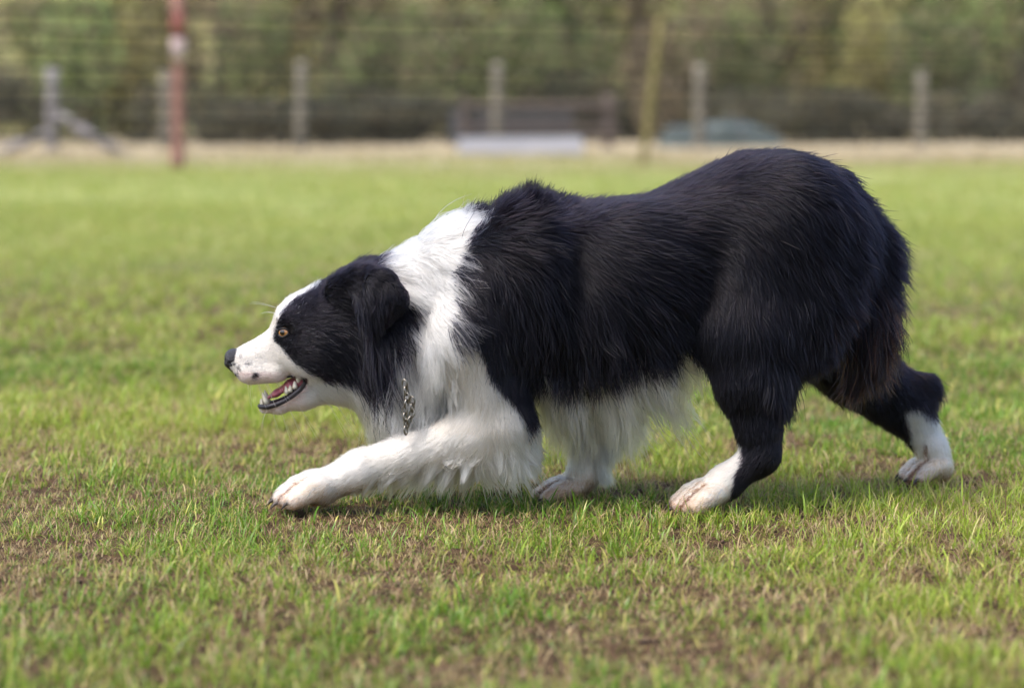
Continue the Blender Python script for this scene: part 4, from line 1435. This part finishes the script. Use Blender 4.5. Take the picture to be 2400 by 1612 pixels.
    for s in (-1, 1):
        tooth((628, 944), (617, 916), .0036, s * .0125, 'canine_tooth')
        tooth((614, 949), (611, 934), .0020, s * .005)
        tooth((618, 949), (614, 933), .0020, s * .009)
        tooth((676, 918), (673, 900), .0032, s * .0195)
        tooth((684, 914), (683, 898), .0034, s * .0205)
        tooth((695, 906), (694, 888), .0038, s * .0215)
        tooth((703, 880), (702, 893), .0040, s * .0215)
    # ---------------- claws
    clawm = noise_mat('claw_horn', (.03, .022, .018), (.10, .08, .07), 60, .4)
    for b0, f in CLAWS:
        e0 = b0 + f * .012 + np.array((0, 0, -.0065))
        v, q = tube_geo([b0 - f * .004, b0 * .45 + e0 * .55 + np.array((0, 0, .002)), e0], [.0028, .0022, .0005], 7)
        mesh_obj('claw', v, q, clawm, root, True)
    return F


def build_chain():
    """slip chain round the neck, its loose end hanging from the ruff"""
    steel = noise_mat('tarnished_chain', (.16, .14, .11), (.34, .31, .26), 90, .35)
    steel.node_tree.nodes['Principled BSDF'].inputs['Metallic'].default_value = 1.0
    root = empty('chain_collar', tuple(P(952, 950, -.09)))
    tag(root, 'tarnished steel chain collar hanging from the white ruff of the dog', 'collar')
    # one link
    V, Fc = [], []
    n, k = 16, 6
    for i in range(n):
        a = 2 * math.pi * i / n
        c = np.array((math.cos(a) * .0038, 0, math.sin(a) * .0060)); o = np.array((math.cos(a), 0, math.sin(a)))
        for j in range(k):
            b = 2 * math.pi * j / k
            V.append(c + o * math.cos(b) * .0013 + np.array((0, math.sin(b) * .0013, 0)))
    for i in range(n):
        for j in range(k):
            Fc.append((i * k + j, i * k + (j + 1) % k, ((i + 1) % n) * k + (j + 1) % k, ((i + 1) % n) * k + j))
    me = bpy.data.meshes.new('link')
    me.from_pydata([tuple(v) for v in V], [], Fc)
    for p in me.polygons: p.use_smooth = True
    me.materials.append(steel)

    def link(p, d, roll):
        o = bpy.data.objects.new('link', me)
        COL.objects.link(o)
        o.parent = root
        o.matrix_parent_inverse = Matrix.Translation(-root.location)
        q = Vector(d).to_track_quat('Z', 'X')
        o.rotation_euler = (q @ Vector((0, 0, 1)).rotation_difference(Vector((0, 0, 1)))).to_euler()
        o.rotation_mode = 'QUATERNION'
        from mathutils import Quaternion
        o.rotation_quaternion = q @ Quaternion((0, 0, 1), roll)
        o.location = p
    # hanging end, two strands
    for k, path in enumerate(([(949, 900), (953, 935), (950, 965), (952, 1012)], [(966, 940), (968, 960), (958, 985)])):
        pts = [P(a, b, -.107 + .0 * k) for a, b in path]
        L = [0]
        for i in range(len(pts) - 1): L.append(L[-1] + np.linalg.norm(pts[i + 1] - pts[i]))
        s = 0; i = 0
        while s < L[-1]:
            j = max(q for q in range(len(L) - 1) if L[q] <= s)
            t = (s - L[j]) / (L[j + 1] - L[j])
            p = pts[j] * (1 - t) + pts[j + 1] * t
            d = pts[j + 1] - pts[j]
            link(p + np.array((random.uniform(-.001, .001), random.uniform(-.001, .001), 0)), d, (math.pi / 2) * (i % 2) + .5)
            s += .0088; i += 1
    # the part round the neck, under the fur
    c = P(930, 770)
    N_ = 58
    for i in range(N_):
        a = 2 * math.pi * i / N_
        p = c + np.array((.055 * math.cos(a) * .4,   .063 * math.sin(a), .086 * math.cos(a)))
        d = np.array((-.055 * .4 * math.sin(a), .079 * math.cos(a), -.100 * math.sin(a)))
        link(p, d, (math.pi / 2) * (i % 2))


build_ground()
build_background()
build_grass()
build_crumbs()
FIELD = build_dog()
build_chain()
